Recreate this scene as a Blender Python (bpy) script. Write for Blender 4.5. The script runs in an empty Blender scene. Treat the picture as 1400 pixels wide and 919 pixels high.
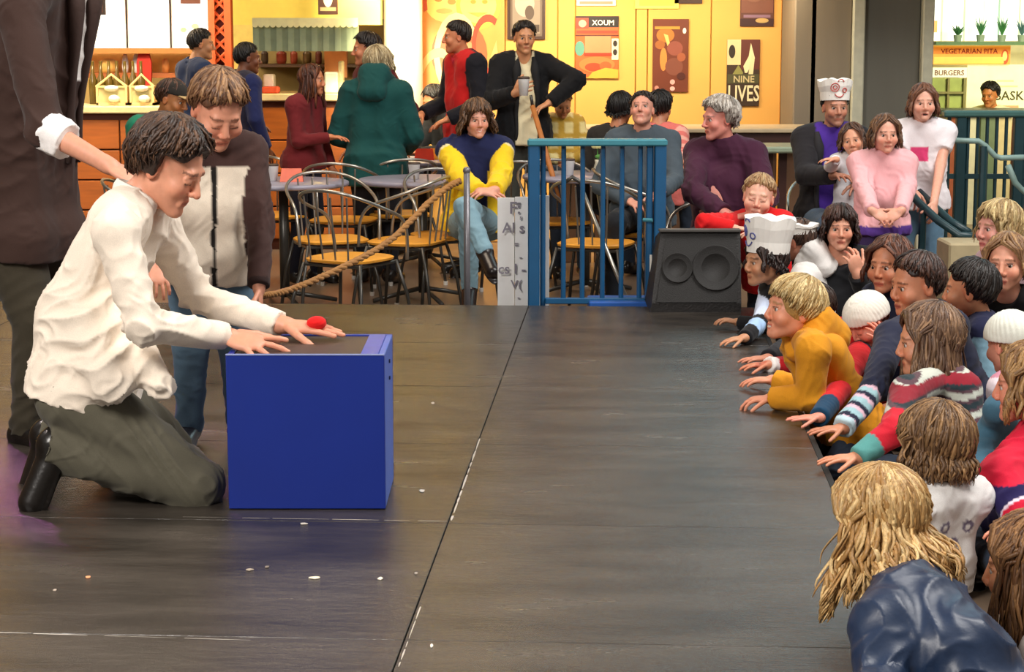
import bpy, math, random, zlib
import numpy as np
from mathutils import Vector, Matrix
random.seed(7)
C = bpy.context.scene.collection
S = bpy.context.scene
A = lambda *v: np.array(v, dtype=float)

# ---------------------------------------------------------------- camera, world, lights, exposure
CAMZ, FPX = 1.37, 2700.0
TH = math.atan(419.5/FPX)
cam_d = bpy.data.cameras.new('camera'); cam = bpy.data.objects.new('camera', cam_d); C.objects.link(cam)
cam.location = (0, 0, CAMZ); cam.rotation_euler = (math.pi/2-TH, 0, 0)
cam_d.sensor_width = 36; cam_d.lens = 36*FPX/1400; cam_d.clip_end = 200
S.camera = cam
S.view_settings.view_transform = 'Standard'; S.view_settings.look = 'None'
S.view_settings.exposure = 0.0; S.view_settings.gamma = 1; S.view_settings.use_curve_mapping = False
w = bpy.data.worlds.new('world'); S.world = w; w.use_nodes = True
w.node_tree.nodes['Background'].inputs[0].default_value = (0.72, 0.66, 0.60, 1)
w.node_tree.nodes['Background'].inputs[1].default_value = 0.36

def area(name, loc, target, size, power, color, sy=None, spread=None):
    d = bpy.data.lights.new(name, 'AREA'); d.energy = power; d.color = color
    d.shape = 'RECTANGLE'; d.size = size; d.size_y = sy or size
    if spread: d.spread = math.radians(spread)
    o = bpy.data.objects.new(name, d); C.objects.link(o); o.location = loc
    o.rotation_euler = (Vector(target)-Vector(loc)).to_track_quat('-Z', 'Y').to_euler()
    return o
def spot(name, loc, target, power, color, ang=40, blend=.6, r=.1):
    d = bpy.data.lights.new(name, 'SPOT'); d.energy = power; d.color = color
    d.spot_size = math.radians(ang); d.spot_blend = blend; d.shadow_soft_size = r
    o = bpy.data.objects.new(name, d); C.objects.link(o); o.location = loc
    o.rotation_euler = (Vector(target)-Vector(loc)).to_track_quat('-Z', 'Y').to_euler()
    return o
# skylight of the atrium above and behind the audience (cool daylight)
area('skylight', (4.2, 6.5, 6.8), (0.4, 7.0, 0), 4.5, 700, (1.0, 0.97, 0.93))
# front stage wash from above and left of the camera
area('front_wash', (-3.2, 0.6, 4.6), (0, 7.0, 0.3), 2.0, 480, (1.0, 0.94, 0.88))

# warm downlights over the cafe wall
for i, (x, pw) in enumerate(((-6.4, 70), (-4.6, 62), (-2.9, 52), (-0.9, 54), (0.5, 52), (1.7, 24))):
    area('cafe_downlight', (x, 14.55, 1.88), (x+.05, 15.7, 0.5), 0.45, pw*.85, (1.0, 0.82, 0.58))
area('cafe_room_light', (-2.2, 11.8, 5.2), (-1.5, 12.6, 0), 2.6, 150, (1.0, 0.82, 0.62))
area('shop_light', (4.7, 15.9, 1.85), (4.7, 17.8, 0.6), .8, 90, (1.0, 0.93, 0.62))
spot('magenta_stage_spot', (-3.6, 10.6, 4.4), (-1.2, 6.25, 0.05), 900, (0.95, 0.25, 0.85), 14, .9)
spot('warm_stage_spot', (-4.2, 7.6, 4.2), (-1.9, 5.7, .7), 260, (1.0, 0.86, 0.80), 32, .8)

# ---------------------------------------------------------------- pixel <-> world
def P(px, py, Y):
    cy = 459.5-py
    v = A(px-700, FPX*math.cos(TH)+cy*math.sin(TH), -FPX*math.sin(TH)+cy*math.cos(TH))
    return A(0, 0, CAMZ)+v*(Y/v[1])
def PZ(px, py, z=0.0):
    v = P(px, py, 1.0)-A(0, 0, CAMZ)
    return A(0, 0, CAMZ)+v*((z-CAMZ)/v[2])
def lin(h):
    if isinstance(h, (tuple, list, np.ndarray)): return tuple(h[:3])
    h = h.lstrip('#'); r = []
    for i in (0, 2, 4):
        c = int(h[i:i+2], 16)/255; r.append(c/12.92 if c <= .04045 else ((c+.055)/1.055)**2.4)
    return tuple(r)

# ---------------------------------------------------------------- materials
MATS = {}
def nodemat(name):
    m = bpy.data.materials.new(name); m.use_nodes = True
    nt = m.node_tree; return m, nt, nt.nodes['Principled BSDF']
def N(nt, t, **kw):
    n = nt.nodes.new(t)
    for k, v in kw.items():
        if k.startswith('i_'):
            key = k[2:]; n.inputs[int(key) if key.isdigit() else key.replace('_', ' ')].default_value = v
        else: setattr(n, k, v)
    return n
def mat(name, col, rough=.6, metal=0, emit=0, var=.12, scale=18, bump=.0, coat=0, stretch=None, col2=None):
    if name in MATS: return MATS[name]
    m, nt, b = nodemat(name); L = nt.links.new; c = lin(col)
    tc = N(nt, 'ShaderNodeTexCoord'); mp = N(nt, 'ShaderNodeMapping')
    if stretch: mp.inputs['Scale'].default_value = stretch
    L(tc.outputs['Object'], mp.inputs[0])
    nz = N(nt, 'ShaderNodeTexNoise', i_Scale=scale, i_Detail=5.0); L(mp.outputs[0], nz.inputs['Vector'])
    mix = N(nt, 'ShaderNodeMix', data_type='RGBA'); L(nz.outputs[0], mix.inputs[0])
    c2 = lin(col2) if col2 else tuple(min(1, x*(1+var*2)) for x in c)
    mix.inputs[6].default_value = (*[x*(1-var*1.5) for x in c], 1) if not col2 else (*c, 1)
    mix.inputs[7].default_value = (*c2, 1)
    L(mix.outputs[2], b.inputs['Base Color'])
    b.inputs['Roughness'].default_value = rough; b.inputs['Metallic'].default_value = metal
    b.inputs['Coat Weight'].default_value = coat
    if emit:
        L(mix.outputs[2], b.inputs['Emission Color']); b.inputs['Emission Strength'].default_value = emit
    if bump:
        bp = N(nt, 'ShaderNodeBump', i_Strength=bump, i_Distance=.01); L(nz.outputs[0], bp.inputs['Height']); L(bp.outputs[0], b.inputs['Normal'])
    MATS[name] = m; return m
def colmat(name, rough, bump_scale, bump, sheen=0, sss=0, stretch=None, var=.15, spec=.5, crease=0):
    m, nt, b = nodemat(name); L = nt.links.new
    at = N(nt, 'ShaderNodeAttribute', attribute_name='Col')
    tc = N(nt, 'ShaderNodeTexCoord'); mp = N(nt, 'ShaderNodeMapping')
    if stretch: mp.inputs['Scale'].default_value = stretch
    L(tc.outputs['Object'], mp.inputs[0])
    nz = N(nt, 'ShaderNodeTexNoise', i_Scale=bump_scale, i_Detail=4.0); L(mp.outputs[0], nz.inputs['Vector'])
    mr = N(nt, 'ShaderNodeMapRange', i_1=.3, i_2=.7, i_3=1-var, i_4=1+var); L(nz.outputs[0], mr.inputs[0])
    vm = N(nt, 'ShaderNodeVectorMath', operation='SCALE'); L(at.outputs['Color'], vm.inputs[0]); L(mr.outputs[0], vm.inputs['Scale'])
    L(vm.outputs[0], b.inputs['Base Color'])
    bp = N(nt, 'ShaderNodeBump', i_Strength=bump, i_Distance=.004); L(nz.outputs[0], bp.inputs['Height']); L(bp.outputs[0], b.inputs['Normal'])
    if crease:      # soft cloth creases
        cz = N(nt, 'ShaderNodeTexNoise', i_Scale=9.0, i_Detail=2.0, i_Distortion=1.6); cz.noise_type = 'RIDGED_MULTIFRACTAL'; L(tc.outputs['Object'], cz.inputs['Vector'])
        b2 = N(nt, 'ShaderNodeBump', i_Strength=crease, i_Distance=.012); L(cz.outputs[0], b2.inputs['Height']); L(bp.outputs[0], b2.inputs['Normal']); L(b2.outputs[0], b.inputs['Normal'])
    b.inputs['Roughness'].default_value = rough; b.inputs['Specular IOR Level'].default_value = spec
    b.inputs['Sheen Weight'].default_value = sheen
    if sss:
        b.inputs['Subsurface Weight'].default_value = sss; b.inputs['Subsurface Radius'].default_value = (.012, .004, .002)
        b.inputs['Subsurface Scale'].default_value = 1.0
    MATS[name] = m; return m
SKIN = colmat('skin', .5, 60, .08, sss=.12, var=.05)
CLOTH = colmat('cloth', .85, 300, .06, sheen=.08, var=.06, spec=.25, crease=.55)
NYLON = colmat('nylon_cloth', .42, 90, .10, var=.06, crease=.7)
HAIR = colmat('hair', .46, 75, .5, stretch=(3, 3, .5), var=.3)
LEATHER = colmat('leather', .28, 70, .2, var=.1)

# ---------------------------------------------------------------- mesh helpers
def tag(o, label=None, cat=None, group=None, kind=None):
    if label: o['label'] = label
    if cat: o['category'] = cat
    if group: o['group'] = group
    if kind: o['kind'] = kind
    return o
def empty(name, loc, label=None, cat=None, group=None, rz=0):
    o = bpy.data.objects.new(name, None); C.objects.link(o); o.location = [float(v) for v in loc]; o.rotation_euler = (0, 0, rz)
    return tag(o, label, cat, group)
def link(name, me, m, parent=None, kind=None):
    o = bpy.data.objects.new(name, me); C.objects.link(o)
    if m is not None and not me.materials:
        for q in (m if isinstance(m, (list, tuple)) else [m]): me.materials.append(q)
    if parent is not None: o.parent = parent
    if kind: o['kind'] = kind
    return o
class MB:
    """collects shapes in local coordinates and links them as one mesh object"""
    def __init__(s): s.v = []; s.f = []; s.mi = []; s.cur = 0; s.n = 0
    def add(s, v, f):
        s.v.append(np.asarray(v, float).reshape(-1, 3)); s.f += [tuple(int(i)+s.n for i in q) for q in f]
        s.mi += [s.cur]*len(f); s.n += len(s.v[-1]); return s
    def box(s, c, h, R=None, bev=0.0):
        c = np.asarray(c, float); h = np.asarray(h, float)
        b = min(bev, min(h)*.49) if bev else 0
        if not b:
            v = [(x, y, z) for x in (-1, 1) for y in (-1, 1) for z in (-1, 1)]; v = np.array(v)*h
            f = [(0, 1, 3, 2), (4, 6, 7, 5), (0, 4, 5, 1), (2, 3, 7, 6), (0, 2, 6, 4), (1, 5, 7, 3)]
        else:
            v = []; idx = {}
            for x in (-1, 1):
                for y in (-1, 1):
                    for z in (-1, 1):
                        for ax in range(3):
                            p = np.array([x, y, z])*(h-b); p[ax] += (x, y, z)[ax]*b
                            idx[(x, y, z, ax)] = len(v); v.append(p)
            v = np.array(v); f = []
            for ax in range(3):
                o1, o2 = [(1, 2), (2, 0), (0, 1)][ax]
                for sg in (-1, 1):
                    q = []
                    for a, bb in ((-1, -1), (1, -1), (1, 1), (-1, 1)):
                        k = [0, 0, 0]; k[ax] = sg; k[o1] = a; k[o2] = bb; q.append(idx[(*k, ax)])
                    f.append(tuple(q if sg > 0 else q[::-1]))
                for a in (-1, 1):
                    for bb in (-1, 1):
                        k0 = [0, 0, 0]; k1 = [0, 0, 0]; k0[ax] = -1; k1[ax] = 1
                        k0[o1] = k1[o1] = a; k0[o2] = k1[o2] = bb
                        q = (idx[(*k0, o1)], idx[(*k1, o1)], idx[(*k1, o2)], idx[(*k0, o2)])
                        f.append(q if a*bb > 0 else q[::-1])
            for x in (-1, 1):
                for y in (-1, 1):
                    for z in (-1, 1):
                        q = (idx[(x, y, z, 0)], idx[(x, y, z, 1)], idx[(x, y, z, 2)]); f.append(q if x*y*z > 0 else q[::-1])
        if R is not None: v = v@np.asarray(R).T
        return s.add(v+c, f)
    def bb(s, x0, x1, y0, y1, z0, z1, bev=0.0):
        return s.box(((x0+x1)/2, (y0+y1)/2, (z0+z1)/2), (abs(x1-x0)/2, abs(y1-y0)/2, abs(z1-z0)/2), None, bev)
    def tube(s, pts, r, n=8, cap=True, closed=False, flat=1.0, upv=None):
        pts = np.asarray(pts, float); k = len(pts); r = np.full(k, r) if np.isscalar(r) else np.asarray(r, float)
        t = np.gradient(pts, axis=0) if not closed else np.roll(pts, -1, 0)-np.roll(pts, 1, 0)
        t /= np.linalg.norm(t, axis=1)[:, None]+1e-9
        u = A(0, 0, 1) if upv is None else np.asarray(upv, float)
        if abs(t[0]@u) > .9*np.linalg.norm(u): u = A(1, 0, 0)
        vs = []
        for i in range(k):
            e = u-t[i]*(u@t[i]); e /= np.linalg.norm(e)+1e-9; u = e; g = np.cross(t[i], e)
            an = np.arange(n)*2*math.pi/n
            vs.append(pts[i]+r[i]*(np.cos(an)[:, None]*e*flat+np.sin(an)[:, None]*g))
        f = []
        for i in range(k if closed else k-1):
            j = (i+1) % k
            f += [(i*n+a, i*n+(a+1) % n, j*n+(a+1) % n, j*n+a) for a in range(n)]
        if cap and not closed: f += [tuple(range(n))[::-1], tuple((k-1)*n+a for a in range(n))]
        return s.add(np.vstack(vs), f)
    def lathe(s, c, prof, n=24, R=None):
        an = np.arange(n)*2*math.pi/n; vs = []
        for r, z in prof: vs.append(np.stack([r*np.cos(an), r*np.sin(an), np.full(n, z)], 1))
        v = np.vstack(vs); k = len(prof)
        if R is not None: v = v@np.asarray(R).T
        f = [(i*n+a, i*n+(a+1) % n, (i+1)*n+(a+1) % n, (i+1)*n+a) for i in range(k-1) for a in range(n)]
        f += [tuple(range(n))[::-1], tuple((k-1)*n+a for a in range(n))]
        return s.add(v+np.asarray(c, float), f)
    def sphere(s, c, r, n=12, m=8):
        r = np.ones(3)*r if np.isscalar(r) else np.asarray(r)
        prof = [(math.sin(math.pi*i/m), -math.cos(math.pi*i/m)) for i in range(1, m)]
        b = MB().lathe((0, 0, 0), [(.02, -1)]+prof+[(.02, 1)], n); return s.add(b.v[0]*r+np.asarray(c, float), b.f)
    def prism(s, poly, y0, y1):
        """poly of (x,z) extruded along y"""
        n = len(poly); v = [(x, y0, z) for x, z in poly]+[(x, y1, z) for x, z in poly]
        f = [tuple(range(n)), tuple(range(2*n-1, n-1, -1))]+[(i, i+n, (i+1) % n+n, (i+1) % n) for i in range(n)]
        return s.add(v, f)
    def build(s, name, m, parent=None, smooth=False, kind=None, off=None):
        me = bpy.data.meshes.new(name); v = np.vstack(s.v)
        if off is not None: v = v-np.asarray(off, float)
        me.from_pydata(v.tolist(), [], s.f)
        if smooth: me.polygons.foreach_set('use_smooth', [True]*len(me.polygons))
        o = link(name, me, m, parent, kind)
        if any(s.mi): me.polygons.foreach_set('material_index', s.mi)
        me.update(); return o

# ---------------------------------------------------------------- signed-distance bodies
def quads_mesh(name, V, Q, m, parent, col=None, off=None):
    me = bpy.data.meshes.new(name)
    if off is not None: V = V-np.asarray(off, float)
    nv, nq = len(V), len(Q); me.vertices.add(nv); me.vertices.foreach_set('co', V.astype(np.float32).ravel())
    me.loops.add(nq*4); me.loops.foreach_set('vertex_index', Q.astype(np.int32).ravel())
    me.polygons.add(nq); me.polygons.foreach_set('loop_start', np.arange(nq, dtype=np.int32)*4)
    me.polygons.foreach_set('use_smooth', np.ones(nq, bool)); me.update(calc_edges=True)
    if col is not None:
        a = me.color_attributes.new('Col', 'FLOAT_COLOR', 'POINT')
        a.data.foreach_set('color', np.hstack([col, np.ones((nv, 1))]).astype(np.float32).ravel())
    return link(name, me, m, parent)
class Field:
    def __init__(s, lo, hi, vox, fine=()):
        s.ax = []
        for a in range(3):
            p = lo[a]; L = []
            while p < hi[a]+vox:
                L.append(p); st = vox
                for (c, r, fv) in fine:
                    if c[a]-r-1e-6 <= p <= c[a]+r: st = min(st, fv)
                    elif p < c[a]-r < p+st: st = max(fv, c[a]-r-p)
                p += st
            s.ax.append(np.array(L, np.float32))
        s.F = np.full([len(a) for a in s.ax], .5, np.float32)
    def _sub(s, lo, hi):
        sl = []
        for a in range(3):
            i = max(0, np.searchsorted(s.ax[a], lo[a])-1); j = np.searchsorted(s.ax[a], hi[a])+1; sl.append(slice(i, j))
        x = s.ax[0][sl[0]][:, None, None]; y = s.ax[1][sl[1]][None, :, None]; z = s.ax[2][sl[2]][None, None, :]
        return tuple(sl), x, y, z
    def _mix(s, sl, d, k, sub):
        f = s.F[sl]
        if d.size == 0: return
        if sub: f = -f
        if k > 0:
            h = np.clip(.5+.5*(f-d)/k, 0, 1); g = f*(1-h)+d*h-k*h*(1-h)
        else: g = np.minimum(f, d)
        s.F[sl] = -g if sub else g
    def cone(s, a, b, ra, rb, k=.02, capa=False, capb=False, sub=False):
        a = np.asarray(a, float); b = np.asarray(b, float); R = max(ra, rb)+k+.03
        sl, x, y, z = s._sub(np.minimum(a, b)-R, np.maximum(a, b)+R)
        v = b-a; L = math.sqrt(v@v)+1e-9; u = v/L
        X = x-a[0]; Y = y-a[1]; Z = z-a[2]; t = X*u[0]+Y*u[1]+Z*u[2]
        h = np.clip(t/L, 0, 1); tt = h*L
        d = np.sqrt((X-u[0]*tt)**2+(Y-u[1]*tt)**2+(Z-u[2]*tt)**2)-(ra+(rb-ra)*h)
        if capb: d = np.maximum(d, t-L)
        if capa: d = np.maximum(d, -t)
        s._mix(sl, d, k, sub)
    def ell(s, c, r, R=None, k=.02, sub=False):
        c = np.asarray(c, float); r = np.asarray(r, float); m = r.max()+k+.03
        sl, x, y, z = s._sub(c-m, c+m); X = x-c[0]; Y = y-c[1]; Z = z-c[2]
        if R is None: R = np.eye(3)
        q = [(X*R[0, i]+Y*R[1, i]+Z*R[2, i])/r[i] for i in range(3)]
        k0 = np.sqrt(q[0]**2+q[1]**2+q[2]**2); k1 = np.sqrt((q[0]/r[0])**2+(q[1]/r[1])**2+(q[2]/r[2])**2)+1e-6
        s._mix(sl, k0*(k0-1)/k1, k, sub)
    def box(s, c, h, R=None, rd=.01, k=.01, sub=False):
        c = np.asarray(c, float); h = np.asarray(h, float); m = np.linalg.norm(h)+k+.03
        sl, x, y, z = s._sub(c-m, c+m); X = x-c[0]; Y = y-c[1]; Z = z-c[2]
        if R is None: R = np.eye(3)
        q = [abs(X*R[0, i]+Y*R[1, i]+Z*R[2, i])-(h[i]-rd) for i in range(3)]
        d = np.sqrt(sum(np.maximum(a, 0)**2 for a in q))+np.minimum(np.maximum(np.maximum(q[0], q[1]), q[2]), 0)-rd
        s._mix(sl, d, k, sub)
    def plane(s, c, n, k=.0):
        """cut away everything on the side n points to"""
        x = s.ax[0][:, None, None]; y = s.ax[1][None, :, None]; z = s.ax[2][None, None, :]
        d = (x-c[0])*n[0]+(y-c[1])*n[1]+(z-c[2])*n[2]
        s._mix((slice(None),)*3, -d, k, True)
    def mesh(s):
        F = s.F; I = F < 0
        n = I.astype(np.int8)
        cnt = n[:-1, :-1, :-1]+n[1:, :-1, :-1]+n[:-1, 1:, :-1]+n[1:, 1:, :-1]+n[:-1, :-1, 1:]+n[1:, :-1, 1:]+n[:-1, 1:, 1:]+n[1:, 1:, 1:]
        act = (cnt > 0) & (cnt < 8); ci, cj, ck = np.nonzero(act)
        if not len(ci): return np.zeros((0, 3)), np.zeros((0, 4), int), np.zeros((0, 3))
        ids = np.full(act.shape, -1, np.int32); ids[act] = np.arange(len(ci))
        acc = np.zeros((len(ci), 3)); num = np.zeros(len(ci))
        val = {}; pos = {}
        for a in (0, 1):
            for b in (0, 1):
                for c in (0, 1):
                    val[a, b, c] = F[ci+a, cj+b, ck+c].astype(float)
                    pos[a, b, c] = np.stack([s.ax[0][ci+a], s.ax[1][cj+b], s.ax[2][ck+c]], 1).astype(float)
        for ax in range(3):
            for a in (0, 1):
                for b in (0, 1):
                    p = [a, b]; p.insert(ax, 0); q = [a, b]; q.insert(ax, 1); p = tuple(p); q = tuple(q)
                    v0, v1 = val[p], val[q]; m = (v0 < 0) != (v1 < 0)
                    t = v0[m]/(v0[m]-v1[m]); acc[m] += pos[p][m]*(1-t)[:, None]+pos[q][m]*t[:, None]; num[m] += 1
        V = acc/num[:, None]; Q = []
        for ax in range(3):
            o1, o2 = [(1, 2), (2, 0), (0, 1)][ax]
            sa = [slice(None)]*3; sb = [slice(None)]*3; sa[ax] = slice(0, -1); sb[ax] = slice(1, None)
            m = I[tuple(sa)] != I[tuple(sb)]
            i = np.array(np.nonzero(m)); ok = (i[o1] > 0) & (i[o2] > 0) & (i[o1] < act.shape[o1]) & (i[o2] < act.shape[o2]); i = i[:, ok]
            def gid(d1, d2):
                j = i.copy(); j[o1] -= d1; j[o2] -= d2; return ids[j[0], j[1], j[2]]
            q = np.stack([gid(1, 1), gid(0, 1), gid(0, 0), gid(1, 0)], 1)
            fl = ~I[i[0], i[1], i[2]]; q[fl] = q[fl][:, ::-1]; Q.append(q)
        Q = np.vstack(Q); Q = Q[(Q >= 0).all(1)]
        nn = np.cross(V[Q[:, 2]]-V[Q[:, 0]], V[Q[:, 3]]-V[Q[:, 1]]); Nn = np.zeros_like(V)
        for a in range(4): np.add.at(Nn, Q[:, a], nn)
        Nn /= np.linalg.norm(Nn, axis=1)[:, None]+1e-9
        return V, Q, Nn
def folds(V, seed, freq=16.0, n=3, ridge=True):
    r = np.random.RandomState(seed); o = np.zeros(len(V)); amp = 1; tot = 0
    for i in range(n):
        d = r.normal(size=3); d /= np.linalg.norm(d); e = r.normal(size=3); e /= np.linalg.norm(e); g = r.normal(size=3)
        ph = V@d*freq+1.6*np.sin(V@e*freq*.55+r.rand()*6)+1.1*np.sin(V@g*freq*.4+r.rand()*6)+r.rand()*6
        w_ = .5+.5*np.sin(V@r.normal(size=3)*freq*.3+r.rand()*6)
        o += amp*w_*((1-2*np.abs(np.sin(ph))**.7) if ridge else np.sin(ph)); tot += amp; amp *= .7; freq *= 1.5
    return o/tot
# ---------------------------------------------------------------- people
def Rz(a): a = math.radians(a); return np.array([[math.cos(a), -math.sin(a), 0], [math.sin(a), math.cos(a), 0], [0, 0, 1.]])
def Rx(a): a = math.radians(a); return np.array([[1, 0, 0], [0, math.cos(a), -math.sin(a)], [0, math.sin(a), math.cos(a)]])
def Ry(a): a = math.radians(a); return np.array([[math.cos(a), 0, math.sin(a)], [0, 1, 0], [-math.sin(a), 0, math.cos(a)]])
nrm = lambda v: v/(np.linalg.norm(v)+1e-9)
def ik(S0, W, l1, l2, hint):
    d = W-S0; L = np.linalg.norm(d)
    if L > (l1+l2)*.985: f = L/((l1+l2)*.985); l1 *= f; l2 *= f
    if L < abs(l1-l2)*1.05+.02: L = abs(l1-l2)*1.05+.02
    u = nrm(d); a = (l1*l1-l2*l2+L*L)/(2*L); h = math.sqrt(max(1e-6, l1*l1-a*a))
    q = hint-u*(hint@u); return S0+u*a+nrm(q)*h
def segd(V, a, b):
    d = b-a; t = np.clip(((V-a)@d)/(d@d+1e-9), 0, 1); return np.linalg.norm(V-a-t[:, None]*d, axis=1), t
def head_sdf(F, H, M, hs, mouth, eyes, ears=True, nose=1.0, kid=0.0):
    w_ = lambda *p: H+hs*(M@A(*p)); c = lambda a, b, ra, rb, k, **q: F.cone(w_(*a), w_(*b), ra*hs, rb*hs, k*hs, **q)
    e = lambda p, r, k, **q: F.ell(w_(*p), A(*r)*hs, M, k*hs, **q)
    e((0, .014, .032), (.075, .096, .086), .0)
    e((0, -.022, -.034+.006*kid), (.057+.006*kid, .066, .076-.007*kid), .03)
    cz = -.098+.009*kid
    c((-.045, .0, -.055), (-.012, -.068, cz), .018, .017, .03); c((.045, .0, -.055), (.012, -.068, cz), .018, .017, .03)
    c((-.034, -.078+.003*kid, .028), (.034, -.078+.003*kid, .028), .012-.002*kid, .012-.002*kid, .016)
    for x in (-1, 1):
        e((x*.033, -.098, .006), (.017, .014, .012), .010, sub=True)
        e((x*(.040+.003*kid), -.060-.002*kid, -.028), A(.023, .023, .023)*(1+.12*kid), .024)
        c((x*.019, -.0850, .0125), (x*.045, -.0740, .0105), .0056, .0050, .004); c((x*.021, -.0845, -.0035), (x*.043, -.0750, -.0035), .0040, .0036, .004)
        if eyes == 'down':
            e((x*.032, -.077, .004), (.014, .012, .011), .004)
        if ears:
            e((x*.077, .012, -.008), (.009, .018, .030), .008); e((x*.086, .006, -.006), (.006, .009, .015), .004, sub=True)
    c((0, -.088, .012), (0, -.110*nose+.001+.006*kid, -.026+.003*kid), .0080, .0120-.001*kid, .010)
    for x in (-1, 1): c((x*.011, -.098, -.031), (x*.012, -.094, -.032), .008, .007, .005)
    c((-.018, -.083, -.060), (.018, -.083, -.060), .0085, .0085, .008)
    c((-.016, -.081, -.071), (.016, -.081, -.071), .0088, .0088, .007)
    e((0, -.079, cz-.002), (.018, .014, .014), .012)
    if mouth == 'open': e((0, -.094, -.066), (.014, .014, .007), .003, sub=True)
    elif mouth == 'smile': c((-.020, -.092, -.063), (.020, -.092, -.063), .0035, .0035, .003, sub=True)
    else: c((-.021, -.0945, -.0650), (.021, -.0945, -.0650), .0018, .0018, .002, sub=True)
def paint_head(V, H, M, hs, skin, brow, lips, mouth, eyes, stub=0):
    L = (V-H)@M/hs; x, y, z = L[:, 0], L[:, 1], L[:, 2]; ax = abs(x)
    col = np.tile(np.array(skin), (len(V), 1)); front = y < -.05
    def put(m, c, s=1.0):
        m = np.clip(m, 0, 1)[:, None]*s; col[:] = col*(1-m)+np.array(c)*m
    red = np.array(skin)*A(1.08, .78, .72)
    put(np.exp(-(((ax-.042)/.018)**2+((z+.03)/.018)**2))*front, red, .7)
    put(np.exp(-((x/.016)**2+((z+.03)/.012)**2))*front, red, .6)
    put((ax > .07)*(abs(z) < .035)*(y > -.02), red, .5)
    if stub: put(((z < -.045) & (y < -.01))*1.0, np.array(skin)*.55, stub)
    bz = .030-.35*np.maximum(0, ax-.035); put((front & (ax > .012) & (ax < .05) & (abs(z-bz) < .0040))*1.0, brow, .62)
    mz = -.0655+(.010*(ax/.024)**2 if mouth == 'smile' else .003*(ax/.024)**2)
    put((front & (ax < .023) & (abs(z-mz) < .0095*np.sqrt(np.clip(1-(ax/.025)**2, 0, 1))+.0005))*1.0, lips, .85)
    if mouth == 'smile': put((front & (ax < .016) & (abs(z-mz) < .0038))*1.0, lin('#e8dcd0'), .9)
    else: put((front & (ax < .022) & (abs(z-mz) < .0022))*1.0, np.array(lips)*.4, .7)
    if mouth == 'open': put((front & (ax < .014) & (abs(z-mz) < .0065))*1.0, (.03, .01, .01), .9)
    put((front & (ax > .017) & (ax < .046) & (abs(z-(.0125 if eyes != 'down' else -.004)) < .0024))*1.0, (.03, .015, .01), .8)
    return col
def eye_obj(H, M, hs, sx, iris, parent, off, gaze=(0, -1, 0)):
    b = MB().sphere((0, 0, 0), 1.0, 16, 14); v = b.v[0]; me = bpy.data.meshes.new('eye'); g = nrm(A(*gaze)); d = v@g
    me.from_pydata((H+hs*((A(sx*.0315, -.0742, .0040)+v*.0122)@M.T)-off).tolist(), [], b.f)
    me.polygons.foreach_set('use_smooth', [True]*len(me.polygons))
    a = me.color_attributes.new('Col', 'FLOAT_COLOR', 'POINT'); col = np.full((len(v), 4), 1.0); col[:, :3] = lin('#c9beb6')
    col[d > .76, :3] = lin(iris); col[d > .92, :3] = .004; a.data.foreach_set('color', col.astype(np.float32).ravel())
    return link('eye', me, MATS['eye'], parent)
em = colmat('eye', .12, 5, 0, var=0)
TH_TAB = {'short': ([0, 50, 90, 130, 180], [80, 84, 94, 114, 127]), 'long': ([0, 45, 80, 120, 180], [78, 84, 102, 114, 118]),
          'bang': ([0, 40, 62, 90, 130, 180], [98, 97, 104, 114, 118, 120])}
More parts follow.
